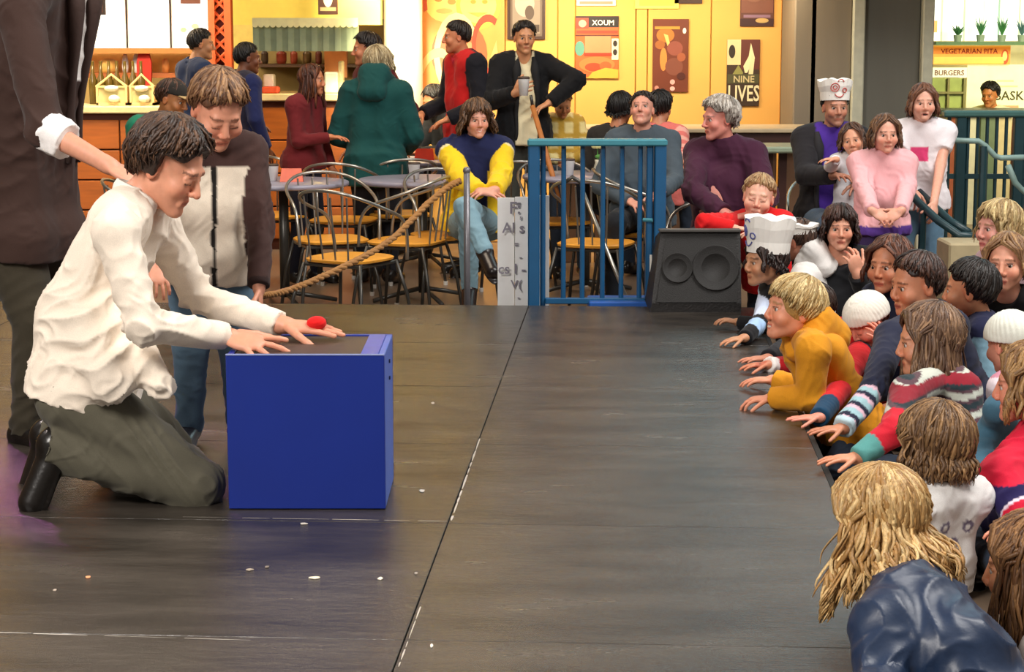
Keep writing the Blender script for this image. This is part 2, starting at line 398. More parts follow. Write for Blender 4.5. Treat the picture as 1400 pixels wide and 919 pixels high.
def hair_obj(H, M, hs, hd, parent, off, n, rs):
    st = hd.get('style', 'short'); col = np.array(lin(hd['col'])); hi = np.array(lin(hd['hi'])) if 'hi' in hd else col*1.7
    L = hd.get('len', 0); vol = hd.get('vol', 0); wav = hd.get('wave', .006); mess = hd.get('mess', .0055)
    F = Field(H-.20*hs, H+.20*hs, hd.get('vox', .008))
    w_ = lambda *p: H+hs*(M@A(*p))
    F.ell(w_(0, .016, .034), (A(.084, .104, .096)+vol)*hs, M, 0)
    F.ell(w_(0, -.135, -.022), A(.112, .127, .134)*hs*(1.0 if st == 'short' else 1.05 if st == 'long' else .84), M, .008, sub=True)
    F.box(w_(0, 0, -.14), A(.2, .2, .105 if st == 'short' else .09)*hs, M, .01, .02, sub=True)
    if st == 'short': F.box(w_(0, -.09, -.035), A(.2, .088, .085)*hs, M, .01, .01, sub=True)
    V, Q, Nn = F.mesh(); V = V+Nn*(rs.normal(size=(len(V), 1))*.0006+folds(V, rs.randint(999), 60, 2)[:, None]*.0022)
    k = rs.rand(len(V), 1); cc = col*(.85+.3*k)
    c0 = A(0, .016, .034); d0 = nrm(A(0, .42, 1.)); e1 = nrm(A(0, -1., .42)); e2 = A(1., 0, 0)
    down = M.T@A(0, 0, -1.); b = MB(); cols = []; nseg = hd.get('seg', 7); ta, tb = TH_TAB[st]
    for i in range(n):
        phi = (i+rs.rand())*360/n*1.0; phi = (phi*7) % 360; ap = phi if phi <= 180 else 360-phi; sg = 1 if phi <= 180 else -1
        the = np.interp(ap, ta, tb)+rs.uniform(-9, 4); swirl = rs.normal()*10+hd.get('swirl', 14)*sg*(1 if ap < 100 else 0); th0 = rs.uniform(2, the*.55)
        lay = rs.uniform(-.004, .007)+vol; pts = []
        for j in range(nseg):
            t = math.radians(th0+(the-th0)*j/(nseg-1)); pr = math.radians(phi+swirl*(j/(nseg-1)))
            dirv = math.cos(t)*d0+math.sin(t)*(math.cos(pr)*e1+math.sin(pr)*e2)
            pts.append(c0+dirv*(A(.084, .104, .096)+lay+mess*rs.randn()*(j/nseg)))
        if L > 0 and not (st == 'bang' and ap < 55):
            if ap < 60:
                pts = pts[:-1]; q = A(sg*(.080+vol), -.050, .016); pts.append((pts[-1]+q)/2+A(sg*.012, -.012, .012)); pts.append(q); base = q
            else: base = pts[-1]
            LL = L*rs.uniform(.75, 1.08); m_ = hd.get('hseg', 7); ou = nrm(A(base[0], base[1]-.01, 0))
            ph = rs.rand()*6; cen = nrm(A(base[0]*1.0, max(base[1], .0), 0)+1e-3)
            for j in range(1, m_+1):
                f = j/m_; pts.append(base+down*LL*f+ou*(.018*math.sin(f*2.2)+hd.get('flare', .0)*f)+wav*A(math.sin(ph+f*7), math.cos(ph*2+f*6), 0)*min(1, 2*f))
        pts = np.array(pts); m_ = len(pts); r0 = rs.uniform(.0050, .0098)*hd.get('thick', 1)
        r = r0*np.interp(np.linspace(0, 1, m_), [0, .15, .8, 1], [.5, 1, .9, .25]); a0 = b.n
        b.tube(H+hs*(pts@M.T), r*hs, 5, flat=.55)
        mixv = rs.rand()**1.6; cols.append(np.tile((col*(1-mixv)+hi*mixv)*rs.uniform(.75, 1.1), (b.n-a0, 1)))
    VV = np.vstack(b.v); me_f = b.f; off = np.asarray(off)
    me = bpy.data.meshes.new('hair'); nv = len(V)
    me.from_pydata(np.vstack([V, VV]).__sub__(off).tolist(), [], [tuple(q) for q in Q.tolist()]+[tuple(x+nv for x in f) for f in me_f])
    me.polygons.foreach_set('use_smooth', [True]*len(me.polygons))
    a = me.color_attributes.new('Col', 'FLOAT_COLOR', 'POINT'); ca = np.vstack([cc, np.vstack(cols)])
    a.data.foreach_set('color', np.hstack([ca, np.ones((len(ca), 1))]).astype(np.float32).ravel())
    return link('hair', me, HAIR, parent)
def hand_sdf(F, W, D, Np, s, left, curl, spread, k=.006):
    D = nrm(D); Np = nrm(Np-D*(Np@D)); T = np.cross(D, Np)*(-1 if left else 1)      # T: thumb side
    R = np.stack([T, D, Np], 1)
    F.cone(W-D*.012*s, W+D*.015*s, .024*s, .024*s, .01)
    F.ell(W+D*.055*s, A(.041, .058, .0165)*s, R, .012*s)
    for i, (o, L) in enumerate(((.030, .074), (.010, .084), (-.011, .078), (-.030, .062))):
        c = curl[i] if hasattr(curl, '__len__') else curl
        a = W+D*(.092-.010*abs(i-1.2))*s+T*o*s; d = nrm(D+T*(o*spread*9)); r = .0088*s*(1-.03*i)
        F.cone(a-D*.02*s, a, r*1.1, r*1.05, k*s)
        for j, fr in enumerate((.44, .32, .24)):
            ang = c*(.5+.5*j)*1.15; d = nrm(d*math.cos(ang)+Np*math.sin(ang)) if ang else d
            e = a+d*L*fr*s; F.cone(a, e, r, r*.92, .0025*s); a = e; r *= .92
    a = W+D*.028*s+T*.030*s; d = nrm(D*.75+T*.66+Np*.25); r = .0115*s
    for fr in (.046, .034, .024):
        e = a+d*fr*s; F.cone(a, e, r, r*.9, .004*s); a = e; r *= .9; d = nrm(d+D*.3+Np*(.15+.3*(curl if not hasattr(curl, '__len__') else curl[0])))
def torso_sdf(F, J, s, i, k=.05, hem=None, fat=1.0, chest=0):
    N_, U, sd, Fw, Pv = J['N'], J['U'], J['side'], J['F'], J['pelvis']; Wa = J['waist']
    for g in (-1, 1):
        F.cone(N_-U*.075*s+sd*g*.085*s, Wa+sd*g*.060*s, .082*s+i, .084*s*fat+i, k)
        F.cone(Wa+sd*g*.060*s, Pv+sd*g*.070*s, .084*s*fat+i, .100*s*(.5+.5*fat)+i, k)
        F.cone(N_-U*.01*s+sd*g*.02*s, J['Sh'][g]+U*.005*s, .050*s+i, .052*s+i, k*.8)
    if fat > 1.1: F.ell(Wa+Fw*.05*s, A(.13, .10, .14)*s*fat, None, .06)
    if chest: F.cone(N_-U*.19*s+sd*.07*s+Fw*.075*s, N_-U*.19*s-sd*.07*s+Fw*.075*s, .05*s+i, .05*s+i, .05)
    if hem is not None:
        for g in (-1, 1):
            F.cone(Pv+sd*g*.07*s, Pv-U*(hem+.05)*s+sd*g*.075*s+J.get('hemdir', 0), .102*s+i, .108*s+i, k)
        F.plane(Pv-U*hem*s, -U)
def person(label, head, Y=None, hs=1.0, s=1.0, yaw=0, hy=None, hp=5, hr=0, kind='sit', lean=4, leanyaw=None, floor=-.3, arms=None, top=None,
           bottom='#2b3442', shoes='#1a1512', hair=None, skin='#e0a98c', lips=None, brow=None, iris='#4a3222', mouth='closed', eyes='open', J=None,
           hats=(), det=0, group=None, fat=1.0, gaze=(0, -1, 0), stub=0, legs=True, nose=1.0, seat=None, bn='trousers', twist=0, legw=1.0):
    rs = np.random.RandomState(zlib.crc32(label.encode()) % 99991)
    H = P(head[0], head[1], Y) if len(head) == 2 else A(*head); Yd = H[1]
    if Yd > 9: hs *= .86
    hy = yaw if hy is None else hy; M = Rz(hy)@Rx(hp)@Ry(hr)
    RB = Rz(yaw); sd = RB@A(1, 0, 0); Fh = RB@A(0, -1., 0); ld = Rz(yaw if leanyaw is None else leanyaw)@A(0, -1., 0)
    U = nrm(A(0, 0, 1)*math.cos(math.radians(lean))+ld*math.sin(math.radians(lean))); Fw = nrm(Fh-U*(Fh@U)); sd = nrm(np.cross(U, Fw))*1.0
    sd = nrm(sd if sd@(RB@A(1, 0, 0)) > 0 else -sd)
    nb = H+hs*(M@A(0, .022, -.062)); N_ = nb-nrm(U*.93+Fw*.33)*.085*s
    j = dict(N=N_, U=U, side=sd, F=Fw, nb=nb); JO = J or {}
    if 'N' in JO: j['N'] = N_ = JO['N']
    j['pelvis'] = JO.get('pelvis', N_-U*.50*s); 
    if 'pelvis' in JO: j['U'] = U = nrm(N_-j['pelvis']); Fw = j['F'] = nrm(Fw-U*(Fw@U)); sd = j['side'] = nrm(sd-U*(sd@U)-Fw*(sd@Fw))
    j['waist'] = JO.get('waist', (N_*.42+j['pelvis']*.58)+Fw*.012*s)
    if seat is not None and kind != 'stand': j['pelvis'][2] = max(j['pelvis'][2], seat)
    j['pelvis'][2] = max(j['pelvis'][2], floor+.11*s)
    sh = Rz(twist)
    j['Sh'] = {g: JO.get('Sh%+d' % g, N_-U*.055*s+(sh@sd)*g*.158*s) for g in (-1, 1)}
    hip = {g: j['pelvis']-U*.02*s+sd*g*.085*s for g in (-1, 1)}; kn = {}; an = {}; to = {}
    for g in (-1, 1):
        h = hip[g]
        if kind == 'stand':
            an[g] = A(h[0], h[1], floor+.075*s)+sd*g*.015+Fh*(.03*g); kn[g] = (h+an[g])/2+Fh*.035*s
            to[g] = an[g]+Fh*.15*s+sd*g*.03; to[g][2] = floor+.035*s
        elif kind == 'sit':
            kn[g] = h+Fh*.42*s+sd*g*.03; kn[g][2] = max(h[2]+.01, floor+.3*s); an[g] = A(*kn[g]); an[g][2] = floor+.075*s; an[g] = an[g]+Fh*.04*s
            to[g] = an[g]+Fh*.15*s; to[g][2] = floor+.035*s
        elif kind == 'kneel':
            kn[g] = h+Fh*.20*s+sd*g*.04; kn[g][2] = floor+.06*s; an[g] = kn[g]-Fh*.40*s; an[g][2] = floor+.07*s; to[g] = an[g]-Fh*.12*s; to[g][2] = floor+.04*s
        else:
            kn[g] = h+Fh*.22*s+sd*g*.24*s; kn[g][2] = floor+.13*s; an[g] = h+Fh*.30*s-sd*g*.16*s; an[g][2] = floor+.06*s; to[g] = an[g]-sd*g*.12*s; to[g][2] = floor+.04*s
        kn[g] = JO.get('kn%+d' % g, kn[g]); an[g] = JO.get('an%+d' % g, an[g]); to[g] = JO.get('to%+d' % g, to[g])
    arms = arms or {}; el = {}; wr = {}; hd = {}
    for g, nm in ((1, 'L'), (-1, 'R')):
        a = arms.get(nm, 'down'); hint = -Fh*.6+sd*g*.5-A(0, 0, .5); D = None; Np = None; curl = .35; spr = .6
        if a == 'down': t = j['Sh'][g]+sd*g*.07*s-A(0, 0, 1)*.50*s+Fh*.08*s; D = A(0, 0, -1.)+Fh*.2; Np = -sd*g
        elif a == 'lap': t = j['pelvis']+Fh*.24*s+sd*g*.05*s+A(0, 0, .10*s); D = nrm(Fh-sd*g*.9-A(0, 0, .3)); Np = A(0, 0, -1.); hint = -Fh*.3+sd*g-A(0, 0, .4)
        elif a == 'clasp': t = N_-U*.40*s+Fh*.21*s+sd*g*.07*s; D = nrm(Fh*.5-sd*g*1.-A(0, 0, .35)); Np = nrm(-Fh-A(0, 0, .2)); hint = sd*g-A(0, 0, .4)-Fh*.3
        else:
            a = dict(a); t = a['t']; t = P(*t[1:]) if t[0] == 'p' else (N_+sd*t[1]*s+A(0, 0, 1)*t[2]*s+Fh*t[3]*s if t[0] == 'l' else A(*t[1:]))
            D = a.get('D'); Np = a.get('N', (0, 0, -1)); Np = A(*Np); curl = a.get('curl', .3); spr = a.get('spread', .8)
            hint = A(*a['hint']) if 'hint' in a else hint; D = A(*D) if D is not None else None
        wr[g] = t; el[g] = JO.get('el%+d' % g, ik(j['Sh'][g], t, .285*s, .25*s, nrm(hint)))
        if D is None: D = nrm(t-el[g])
        hd[g] = (nrm(D), Np, curl, spr)
    base = A(j['pelvis'][0], j['pelvis'][1], floor)
    root = empty('person', base, label, 'person', group); off = base
    fv = (.0036, .0045, .0042, .0055)[3 if det == 0 else (1 if det == 1 else 0)]; cv = .018 if det == 0 else .013
    allp = [H+.15*hs, H-.15*hs, *wr.values(), *el.values(), *kn.values(), *an.values(), *to.values(), j['pelvis']]
    lo = np.min(allp, 0)-.16; hi_ = np.max(allp, 0)+.16
    for g in (-1, 1):
        e = wr[g]+hd[g][0]*.2*s; lo = np.minimum(lo, e-.03); hi_ = np.maximum(hi_, e+.03)
    # skin: one continuous body
    F = Field(lo, hi_, cv, [(H, .135*hs, fv)]+[(wr[g]+hd[g][0]*.09*s, .115*s, fv if det else .006) for g in (-1, 1)])
    head_sdf(F, H, M, hs, mouth, eyes, nose=nose, kid=1.0 if s < .87 else (.35 if hair and hair.get('style') != 'short' else 0))
    F.cone(H+hs*(M@A(0, .018, -.05)), N_-U*.02*s, .050*hs, .058*s, .022)
    torso_sdf(F, j, s, -.016, .04, fat=fat)
    for g in (-1, 1):
        F.cone(j['Sh'][g], el[g], .044*s, .034*s, .02); F.cone(el[g], wr[g], .036*s, .0245*s, .012)
        hand_sdf(F, wr[g], hd[g][0], hd[g][1], s*(.98 if det < 2 or s < 1 else 1.10), g > 0, hd[g][2], hd[g][3])
        F.cone(hip[g], kn[g], .070*s, .046*s, .03); F.cone(kn[g], an[g], .044*s, .030*s, .02); F.cone(an[g], to[g], .028*s, .018*s, .02)
    V, Q, Nn = F.mesh()
    sk = np.array(lin(skin)); bc = np.array(lin(brow)) if brow else (np.array(lin(hair['col']))*.8 if hair else sk*.3)
    lc = np.array(lin(lips))*.6+sk*.4*A(.95, .6, .55) if lips else sk*A(.86, .55, .52)
    col = paint_head(V, H, M, hs, sk, bc, lc, mouth, eyes, stub)
    for g in (-1, 1):
        dd = np.linalg.norm(V-(wr[g]+hd[g][0]*.15*s), axis=1); m = np.clip(1-dd/(.07*s), 0, 1)[:, None]*.5; col = col*(1-m)+sk*A(1.05, .80, .74)*m
    quads_mesh('body', V, Q, SKIN, root, col, off)
    if eyes == 'open':
        for g in (-1, 1): eye_obj(H, M, hs, g, iris, root, off, gaze)
    if hair:
        hair = dict(hair); n = int(hair.get('n', 110 if det == 0 else 190 if det == 1 else 300)*1.55); hair.setdefault('vox', .009 if det == 0 else .006)
        hair_obj(H, M, hs, hair, root, off, n, rs)
    # top garment
    tp = dict(col='#555555', infl=.016, sleeve='long', fold=.006, name='shirt', hem=.06, ff=30); tp.update(top or {}); i = tp['infl']*.55
    vx = .0150 if det == 0 else (.0085 if det == 1 else .0065)
    allp = [N_+.1, N_-.1, *wr.values(), *el.values(), j['pelvis'], j['pelvis']-U*(tp['hem']+.1), *j['Sh'].values()]
    F = Field(np.min(allp, 0)-.2, np.max(allp, 0)+.2, vx)
    torso_sdf(F, j, s, i, .05, None, fat, tp.get('chest', 0))
    if 'skirt' in tp:
        for (a, b_, ra, rb) in tp['skirt']: F.cone(a, b_, ra, rb, .05)
    for g in (-1, 1):
        for q in (-.06, .0, .06): F.cone(j['pelvis']+sd*g*.07*s+Fw*q*s*.5, j['pelvis']-U*(tp['hem']+.04)*s+sd*g*.075*s+Fw*q*s*.5, .10*s+i, .10*s+i, .04)
    if kind != 'sitx': F.plane(j['pelvis']-U*tp['hem']*s, -U)
    for g in (-1, 1):
        if tp['sleeve'] == 'none': continue
        F.cone(j['Sh'][g], el[g] if tp['sleeve'] != 'short' else j['Sh'][g]*.45+el[g]*.55, .053*s+i, .042*s+i, .03, capb=tp['sleeve'] == 'short')
        if tp['sleeve'] == 'long':
            F.cone(el[g], wr[g]+nrm(wr[g]-el[g])*.0, .042*s+i, .031*s+i*.9, .015, capb=True)
        elif tp['sleeve'] == 'roll':
            F.cone(el[g], el[g]*.86+wr[g]*.14, .047*s+i, .045*s+i, .015, capb=True)
    if tp.get('hood'):
        hk = tp.get('hoodk', 1)*s; F0 = F; F = Field(N_-.30*s, N_+.32*s, vx)
        F.cone(nb-Fw*.075*s-sd*.06*s-U*.02, nb-Fw*.075*s+sd*.06*s-U*.02, .048*hk, .048*hk, .03)
        F.cone(N_-sd*.085*s+Fw*.01+U*.03*s, nb-Fw*.07*s-sd*.05*s, .044*hk, .052*hk, .02); F.cone(N_+sd*.085*s+Fw*.01+U*.03*s, nb-Fw*.07*s+sd*.05*s, .044*hk, .052*hk, .02)
        F.cone(N_-sd*.085*s+Fw*.01+U*.03*s, N_+Fw*.09*s-U*.02*s, .044*hk, .034*hk, .02); F.cone(N_+sd*.085*s+Fw*.01+U*.03*s, N_+Fw*.09*s-U*.02*s, .044*hk, .034*hk, .02)
        for g in (-1, 1): F.cone(N_-Fw*.10*s-U*.05*s+sd*g*.04*s, nb-Fw*.085*s+sd*g*.03*s, .062*hk, .050*hk, .05)
        F.cone(N_-U*.05, nb+U*.1, .050*s, .060*s, .006, sub=True)
        Vh, Qh, Nh = F.mesh(); Vh = Vh+Nh*(folds(Vh, 77, 38, 2)*.006*s)[:, None]
        quads_mesh('hood', Vh, Qh, tp.get('mat', CLOTH), root, np.tile(np.array(lin(tp['col'])), (len(Vh), 1)), off); F = F0
    nl = tp.get('neck', 'round')
    if nl == 'high': F.cone(N_-U*.01*s, N_*.35+nb*.65, .072*s, .066*s, .02, capb=True)
    F.cone(N_-U*.012*s, nb+U*.1, .058*s, .062*s, .006, sub=True)
    if nl in ('vee', 'open'): F.cone(N_+U*.03*s+Fw*.06*s, N_-U*.10*s+Fw*.14*s, .05*s, .028*s, .006, sub=True)
    if nl == 'scoop': F.cone(N_+U*.03*s+Fw*.03*s, N_-U*.03*s+Fw*.12*s, .075*s, .06*s, .006, sub=True)
    V, Q, Nn = F.mesh(); fd = folds(V, rs.randint(9999), tp.get('ff', 30)/max(.7, s), 3)
    # paint
    rel = V-N_; u_, v_, w_ = rel@sd/s, rel@U/s, rel@Fw/s; ia = np.zeros(len(V), int); at = np.zeros(len(V)); bd, _ = segd(V, N_-U*.05, j['pelvis']); bd = bd/.135
    for g in (-1, 1):
        d1, t1 = segd(V, j['Sh'][g], el[g]); d2, t2 = segd(V, el[g], wr[g]); d = np.minimum(d1, d2)/.06; m = (d < bd)
        ia[m] = g; at[m] = np.where(d1 < d2, t1, 1+t2)[m]; bd = np.minimum(bd, d)
    wj = np.where(ia != 0, .55+.75*np.exp(-((at-1)/.3)**2), .6+.6*np.exp(-((v_+.42)/.16)**2)+.35*np.exp(-((abs(u_)-.15)/.05)**2))
    V = V+Nn*(fd*tp['fold']*1.25*min(1, s+.2)*wj)[:, None]
    c_ = np.tile(np.array(lin(tp['col'])), (len(V), 1))
    if 'inner' in tp:
        m = (ia == 0) & (w_ > .01) & (abs(u_-tp.get('ioff', 0)) < tp.get('iw', .05)*(1+tp.get('iv', 0)*v_)) & (v_ > -tp.get('il', 2)); c_[m] = lin(tp['inner'])
    if 'sl' in tp: c_[ia != 0] = lin(tp['sl'])
    if 'yoke' in tp: c_[((v_ > tp.get('yv', -.12)) & (ia == 0)) | ((ia != 0) & (at < tp.get('ya', .1)))] = lin(tp['yoke'])
    if 'cuff' in tp: c_[(ia != 0) & (at > tp.get('ca', 1.85))] = lin(tp['cuff'])
    if 'paint' in tp: tp['paint'](c_, u_, v_, w_, ia, at, V)
    if 'inner' in tp:       # the open front edges of the jacket
        for g in (-1, 1):
            pts = []
            for vv in np.arange(.0, -.62, -.04):
                uu = tp.get('ioff', 0)+g*tp.get('iw', .05)*(1+tp.get('iv', 0)*vv); m = (ia == 0) & (w_ > .02) & (abs(u_-uu) < .022) & (abs(v_-vv) < .025)
                if m.sum() > 1: pts.append(V[m].mean(0)+Fw*.004)
            if len(pts) > 4:
                pts = np.array(pts); pts[1:-1] = (pts[:-2]+2*pts[1:-1]+pts[2:])/4; n_ = len(pts)
                MB().tube(pts, np.interp(np.arange(n_), [0, 2, n_*.45, n_-1], [.012, .032, .016, .010])*s, 8, flat=1, upv=Fw).build('lapel', CLOTHM(tp['col']), root, True, off=off)
    to_ = quads_mesh(tp['name'], V, Q, tp.get('mat', CLOTH), root, c_, off)
    if 'collar' in tp:
        b = MB(); cN = N_*.72+nb*.28; cr = tp.get('cr', .066)*s; an_ = np.linspace(-2.6 if nl != 'round' else -3.1, 2.6 if nl != 'round' else 3.1, 20)
        pts = [cN+(-Fw*math.cos(t)*1.05+sd*math.sin(t))*cr*(1+.08*abs(t)/2.6)-U*(.035*s*(abs(t)/2.6)**3) for t in an_]
        b.tube(pts, tp.get('cw', .024)*s, 8, flat=1.0, upv=U); vv = np.vstack(b.v)
        c0 = np.repeat(np.array(pts), 8, 0); ax_ = (vv-c0); al = (ax_@U)[:, None]*U; b.v = [c0+al+(ax_-al)*.35]
        o = b.build('collar', CLOTHM(tp['collar']), root, True, off=off)
    # trousers
    if legs:
        allp = [*hip.values(), *kn.values(), *an.values(), j['pelvis']]; F = Field(np.min(allp, 0)-.16*s-.03, np.max(allp, 0)+.16*s+.03, vx if det else .018)
        F.cone(j['pelvis']-sd*.05*s+U*.04*s, j['pelvis']+sd*.05*s+U*.04*s, .108*s, .108*s, .03)
        for g in (-1, 1):
            F.cone(hip[g], kn[g], .094*s*legw, .066*s*legw, .035); F.cone(kn[g], an[g]-nrm(kn[g]-an[g])*.012*s, .066*s*legw, .052*s*legw, .02, capb=True)
        V, Q, Nn = F.mesh(); V = V+Nn*(np.clip((np.linalg.norm(V-j['pelvis'], axis=1)/s-.16)/.12, .1, 1)*folds(V, rs.randint(999), 30/max(.7, s), 3)*(.010 if det < 2 else .022)*s)[:, None]
        c_ = np.tile(np.array(lin(bottom)), (len(V), 1)); k_ = np.clip(folds(V, 5, 5, 1, False)*.12+1, .8, 1.2)[:, None]
        quads_mesh(bn, V, Q, CLOTH, root, c_*k_, off)
        for g in (-1, 1):
            dn = nrm(np.cross(np.cross(to[g]-an[g], A(0, 0, -1)), to[g]-an[g])) if kind != 'x' else A(0, 0, -1)
            F = Field(np.minimum(an[g], to[g])-.12*s, np.maximum(an[g], to[g])+.12*s, .009 if det == 0 else .006); fx = nrm(to[g]-an[g])
            F.cone(an[g]-fx*.03*s+dn*.020*s, to[g], .047*s, .040*s, .02); F.cone(an[g]-fx*.01*s, an[g]-nrm(an[g]-kn[g])*.035*s, .046*s, .046*s, .02)
            F.ell((an[g]+to[g])/2+fx*.02*s+dn*.028*s, A(.045, .14, .014)*s, np.stack([nrm(np.cross(fx, dn)), fx, dn], 1), .005)
            V, Q, Nn = F.mesh(); sc_ = np.array(lin(shoes)); quads_mesh('shoe', V, Q, LEATHER, root, np.tile(sc_, (len(V), 1)), off)
    for h in hats: h(root, H, M, hs, off, j)
    return root, dict(j, el=el, wr=wr, kn=kn, an=an, H=H, M=M, hs=hs, s=s)
def CLOTHM(c):
    return mat('cloth_'+str(c).strip('#').lower(), c, .85, var=.06, scale=60, bump=.2)
# hats and small worn things
def chef_hat(hh=.15, mark=0):
    def f(root, H, M, hs, off, j):
        b = MB(); n = 28; rows = []
        for (r, z, wv) in ((.094, .045, 0), (.096, .075, 0), (.097, .10, 0), (.110, .045+hh*.7, .004), (.114, .045+hh, .010), (.06, .05+hh+.008, .006), (.01, .05+hh, 0)):
            rows.append([(r*math.cos(t)*(1+wv*8*math.sin(9*t)*.3), .012+r*1.14*math.sin(t)*(1+wv*8*math.sin(9*t)*.3), z+wv*math.sin(5*t)) for t in np.arange(n)*2*math.pi/n])
        v = np.array(rows).reshape(-1, 3); k = len(rows); R = Rx(-8)
        fc = [(i*n+a, i*n+(a+1) % n, (i+1)*n+(a+1) % n, (i+1)*n+a) for i in range(k-1) for a in range(n)]+[tuple((k-1)*n+a for a in range(n))]
        b.add(H+hs*((v@R.T)@M.T), fc); hat = b.build('paper_hat', mat('hat_paper', '#f2efe8', .8, var=.03, bump=.1), root, False, off=off)
        b = MB()     # marker drawing on the front of the hat
        def ring(cx, cz, r, seg=14, w=.0035, a0=0, a1=6.3):
            pts = []
            for t in np.linspace(a0, a1, seg):
                x = cx+r*math.cos(t); z = cz+r*math.sin(t); rr = np.interp(z, [.045, .10, .045+hh], [.0965, .100, .117])
                yy = -math.sqrt(max(1e-4, 1-(x/rr)**2))*rr*1.14+.010; pts.append(A(x, yy, z))
            b.tube(H+hs*((np.array(pts)@R.T)@M.T), w*hs, 4, cap=False)
        ring(-.03, .055+hh*.55, .026); ring(-.03, .055+hh*.55, .012); ring(.035, .05+hh*.45, .014); ring(.0, .055+hh*.3, .03, a0=3.4, a1=6.0); ring(.005, .06+hh*.75, .02, a0=.2, a1=2.8)
        b.build('hat_drawing', mat('marker_%d' % mark, ('#5a5f9a', '#c0504a', '#8fae5a')[mark], .8), hat, off=off)
    return f
def knit_cap(col='#ece8dc'):
    def f(root, H, M, hs, off, j):
        F = Field(H-.17*hs, H+.17*hs, .006); F.ell(H+hs*(M@A(0, .016, .040)), A(.103, .122, .110)*hs, M, 0)
        F.plane(H+hs*(M@A(0, 0, .022)), M@nrm(A(0, -.25, -1.))); V, Q, Nn = F.mesh()
        L = (V-H)@M; V = V+Nn*(np.sin(np.arctan2(L[:, 0], L[:, 1])*34)*.0012)[:, None]; quads_mesh('knit_cap', V, Q, CLOTH, root, np.tile(np.array(lin(col)), (len(V), 1)), off)
    return f
def brim_cap(col, brim):
    def f(root, H, M, hs, off, j):
        F = Field(H-.2*hs, H+.2*hs, .008); F.ell(H+hs*(M@A(0, .014, .042)), A(.090, .108, .090)*hs, M, 0); F.plane(H+hs*(M@A(0, 0, .045)), M@A(0, 0, -1.))
        V, Q, Nn = F.mesh(); c = quads_mesh('cap', V, Q, CLOTH, root, np.tile(np.array(lin(col)), (len(V), 1)), off)
        F = Field(H-.25*hs, H+.25*hs, .006); F.ell(H+hs*(M@A(0, -.10, .046)), A(.072, .085, .007)*hs, M, 0); V, Q, Nn = F.mesh()
        quads_mesh('cap_brim', V, Q, CLOTH, c, np.tile(np.array(lin(brim)), (len(V), 1)), off)
    return f
def band(col='#d8d2c8', pos=.05):
    def f(root, H, M, hs, off, j):
        pts = [A(.091*math.cos(t), .012+pos*math.sin(t)*.4-.01, .034+.103*math.sin(t)) for t in np.linspace(-.15, math.pi+.15, 20)]
        MB().tube(H+hs*(np.array(pts)@M.T), .005*hs, 6).build('hair_band', CLOTHM(col), root, True, off=off)
    return f
# ---------------------------------------------------------------- structure
FLZ = -.30
def part(b, name, m, root, smooth=False): return b.build(name, m, root, smooth, off=root.location)
def stage_mat():
    m, nt, b = nodemat('stage_paint'); L = nt.links.new
    tc = N(nt, 'ShaderNodeTexCoord'); 
    mp = N(nt, 'ShaderNodeMapping'); mp.inputs['Scale'].default_value = (1, 3.2, 1); L(tc.outputs['Object'], mp.inputs[0])
    n1 = N(nt, 'ShaderNodeTexNoise', i_Scale=1.6, i_Detail=6.0, i_Roughness=.62); L(mp.outputs[0], n1.inputs['Vector'])
    n2 = N(nt, 'ShaderNodeTexNoise', i_Scale=110.0, i_Detail=3.0); L(tc.outputs['Object'], n2.inputs['Vector'])
    n3 = N(nt, 'ShaderNodeTexNoise', i_Scale=9.0, i_Detail=8.0, i_Roughness=.7); L(mp.outputs[0], n3.inputs['Vector'])
    r1 = N(nt, 'ShaderNodeValToRGB'); r1.color_ramp.elements[0].position = .35; r1.color_ramp.elements[1].position = .68
    r1.color_ramp.elements[0].color = (.022, .018, .015, 1); r1.color_ramp.elements[1].color = (.066, .054, .043, 1); L(n1.outputs[0], r1.inputs[0])
    r3 = N(nt, 'ShaderNodeValToRGB'); r3.color_ramp.elements[0].position = .64; r3.color_ramp.elements[1].position = .80
    r3.color_ramp.elements[0].color = (0, 0, 0, 1); r3.color_ramp.elements[1].color = (.35, .35, .35, 1); L(n3.outputs[0], r3.inputs[0])
    mx = N(nt, 'ShaderNodeMix', data_type='RGBA'); L(r3.outputs[0], mx.inputs[0]); L(r1.outputs[0], mx.inputs[6]); mx.inputs[7].default_value = (.20, .18, .155, 1)
    L(mx.outputs[2], b.inputs['Base Color'])
    mr = N(nt, 'ShaderNodeMapRange', i_1=.3, i_2=.7, i_3=.17, i_4=.29); L(n1.outputs[0], mr.inputs[0]); L(mr.outputs[0], b.inputs['Roughness'])
    bp = N(nt, 'ShaderNodeBump', i_Strength=.14, i_Distance=.004); L(n2.outputs[0], bp.inputs['Height'])
    bp2 = N(nt, 'ShaderNodeBump', i_Strength=.25, i_Distance=.02); L(n3.outputs[0], bp2.inputs['Height']); L(bp.outputs[0], bp2.inputs['Normal']); L(bp2.outputs[0], b.inputs['Normal']); b.inputs['Specular IOR Level'].default_value = .8
    return m
STG = stage_mat()
TRIMW = mat('worn_seam', '#b8b0a4', .8, var=.1, scale=40)
ZROT = -math.atan(.06)
ex = A(math.cos(ZROT), math.sin(ZROT), 0); ey = A(-math.sin(ZROT), math.cos(ZROT), 0); SO = A(1.20, 9.74, 0)
def sl(p): d = np.asarray(p, float)-SO; return d@ex, d@ey
stage = empty('stage', SO, None, None, rz=ZROT); stage['kind'] = 'structure'
BL = mat('stage_black', '#141210', .7)
MB().bb(-6.2, 0, -8.6, 0, FLZ, -.022).build('stage_platform', BL, stage)
x0 = sl(PZ(655, 600))[0]; ya = sl(PZ(300, 711))[1]; yb = sl(PZ(170, 868))[1]; sp = ya-yb
ys = [-8.6]+sorted([ya+sp*k for k in range(-6, 12) if -8.4 < ya+sp*k < -.15])+[0]; xs = [-6.2, x0-2.44, x0, 0]
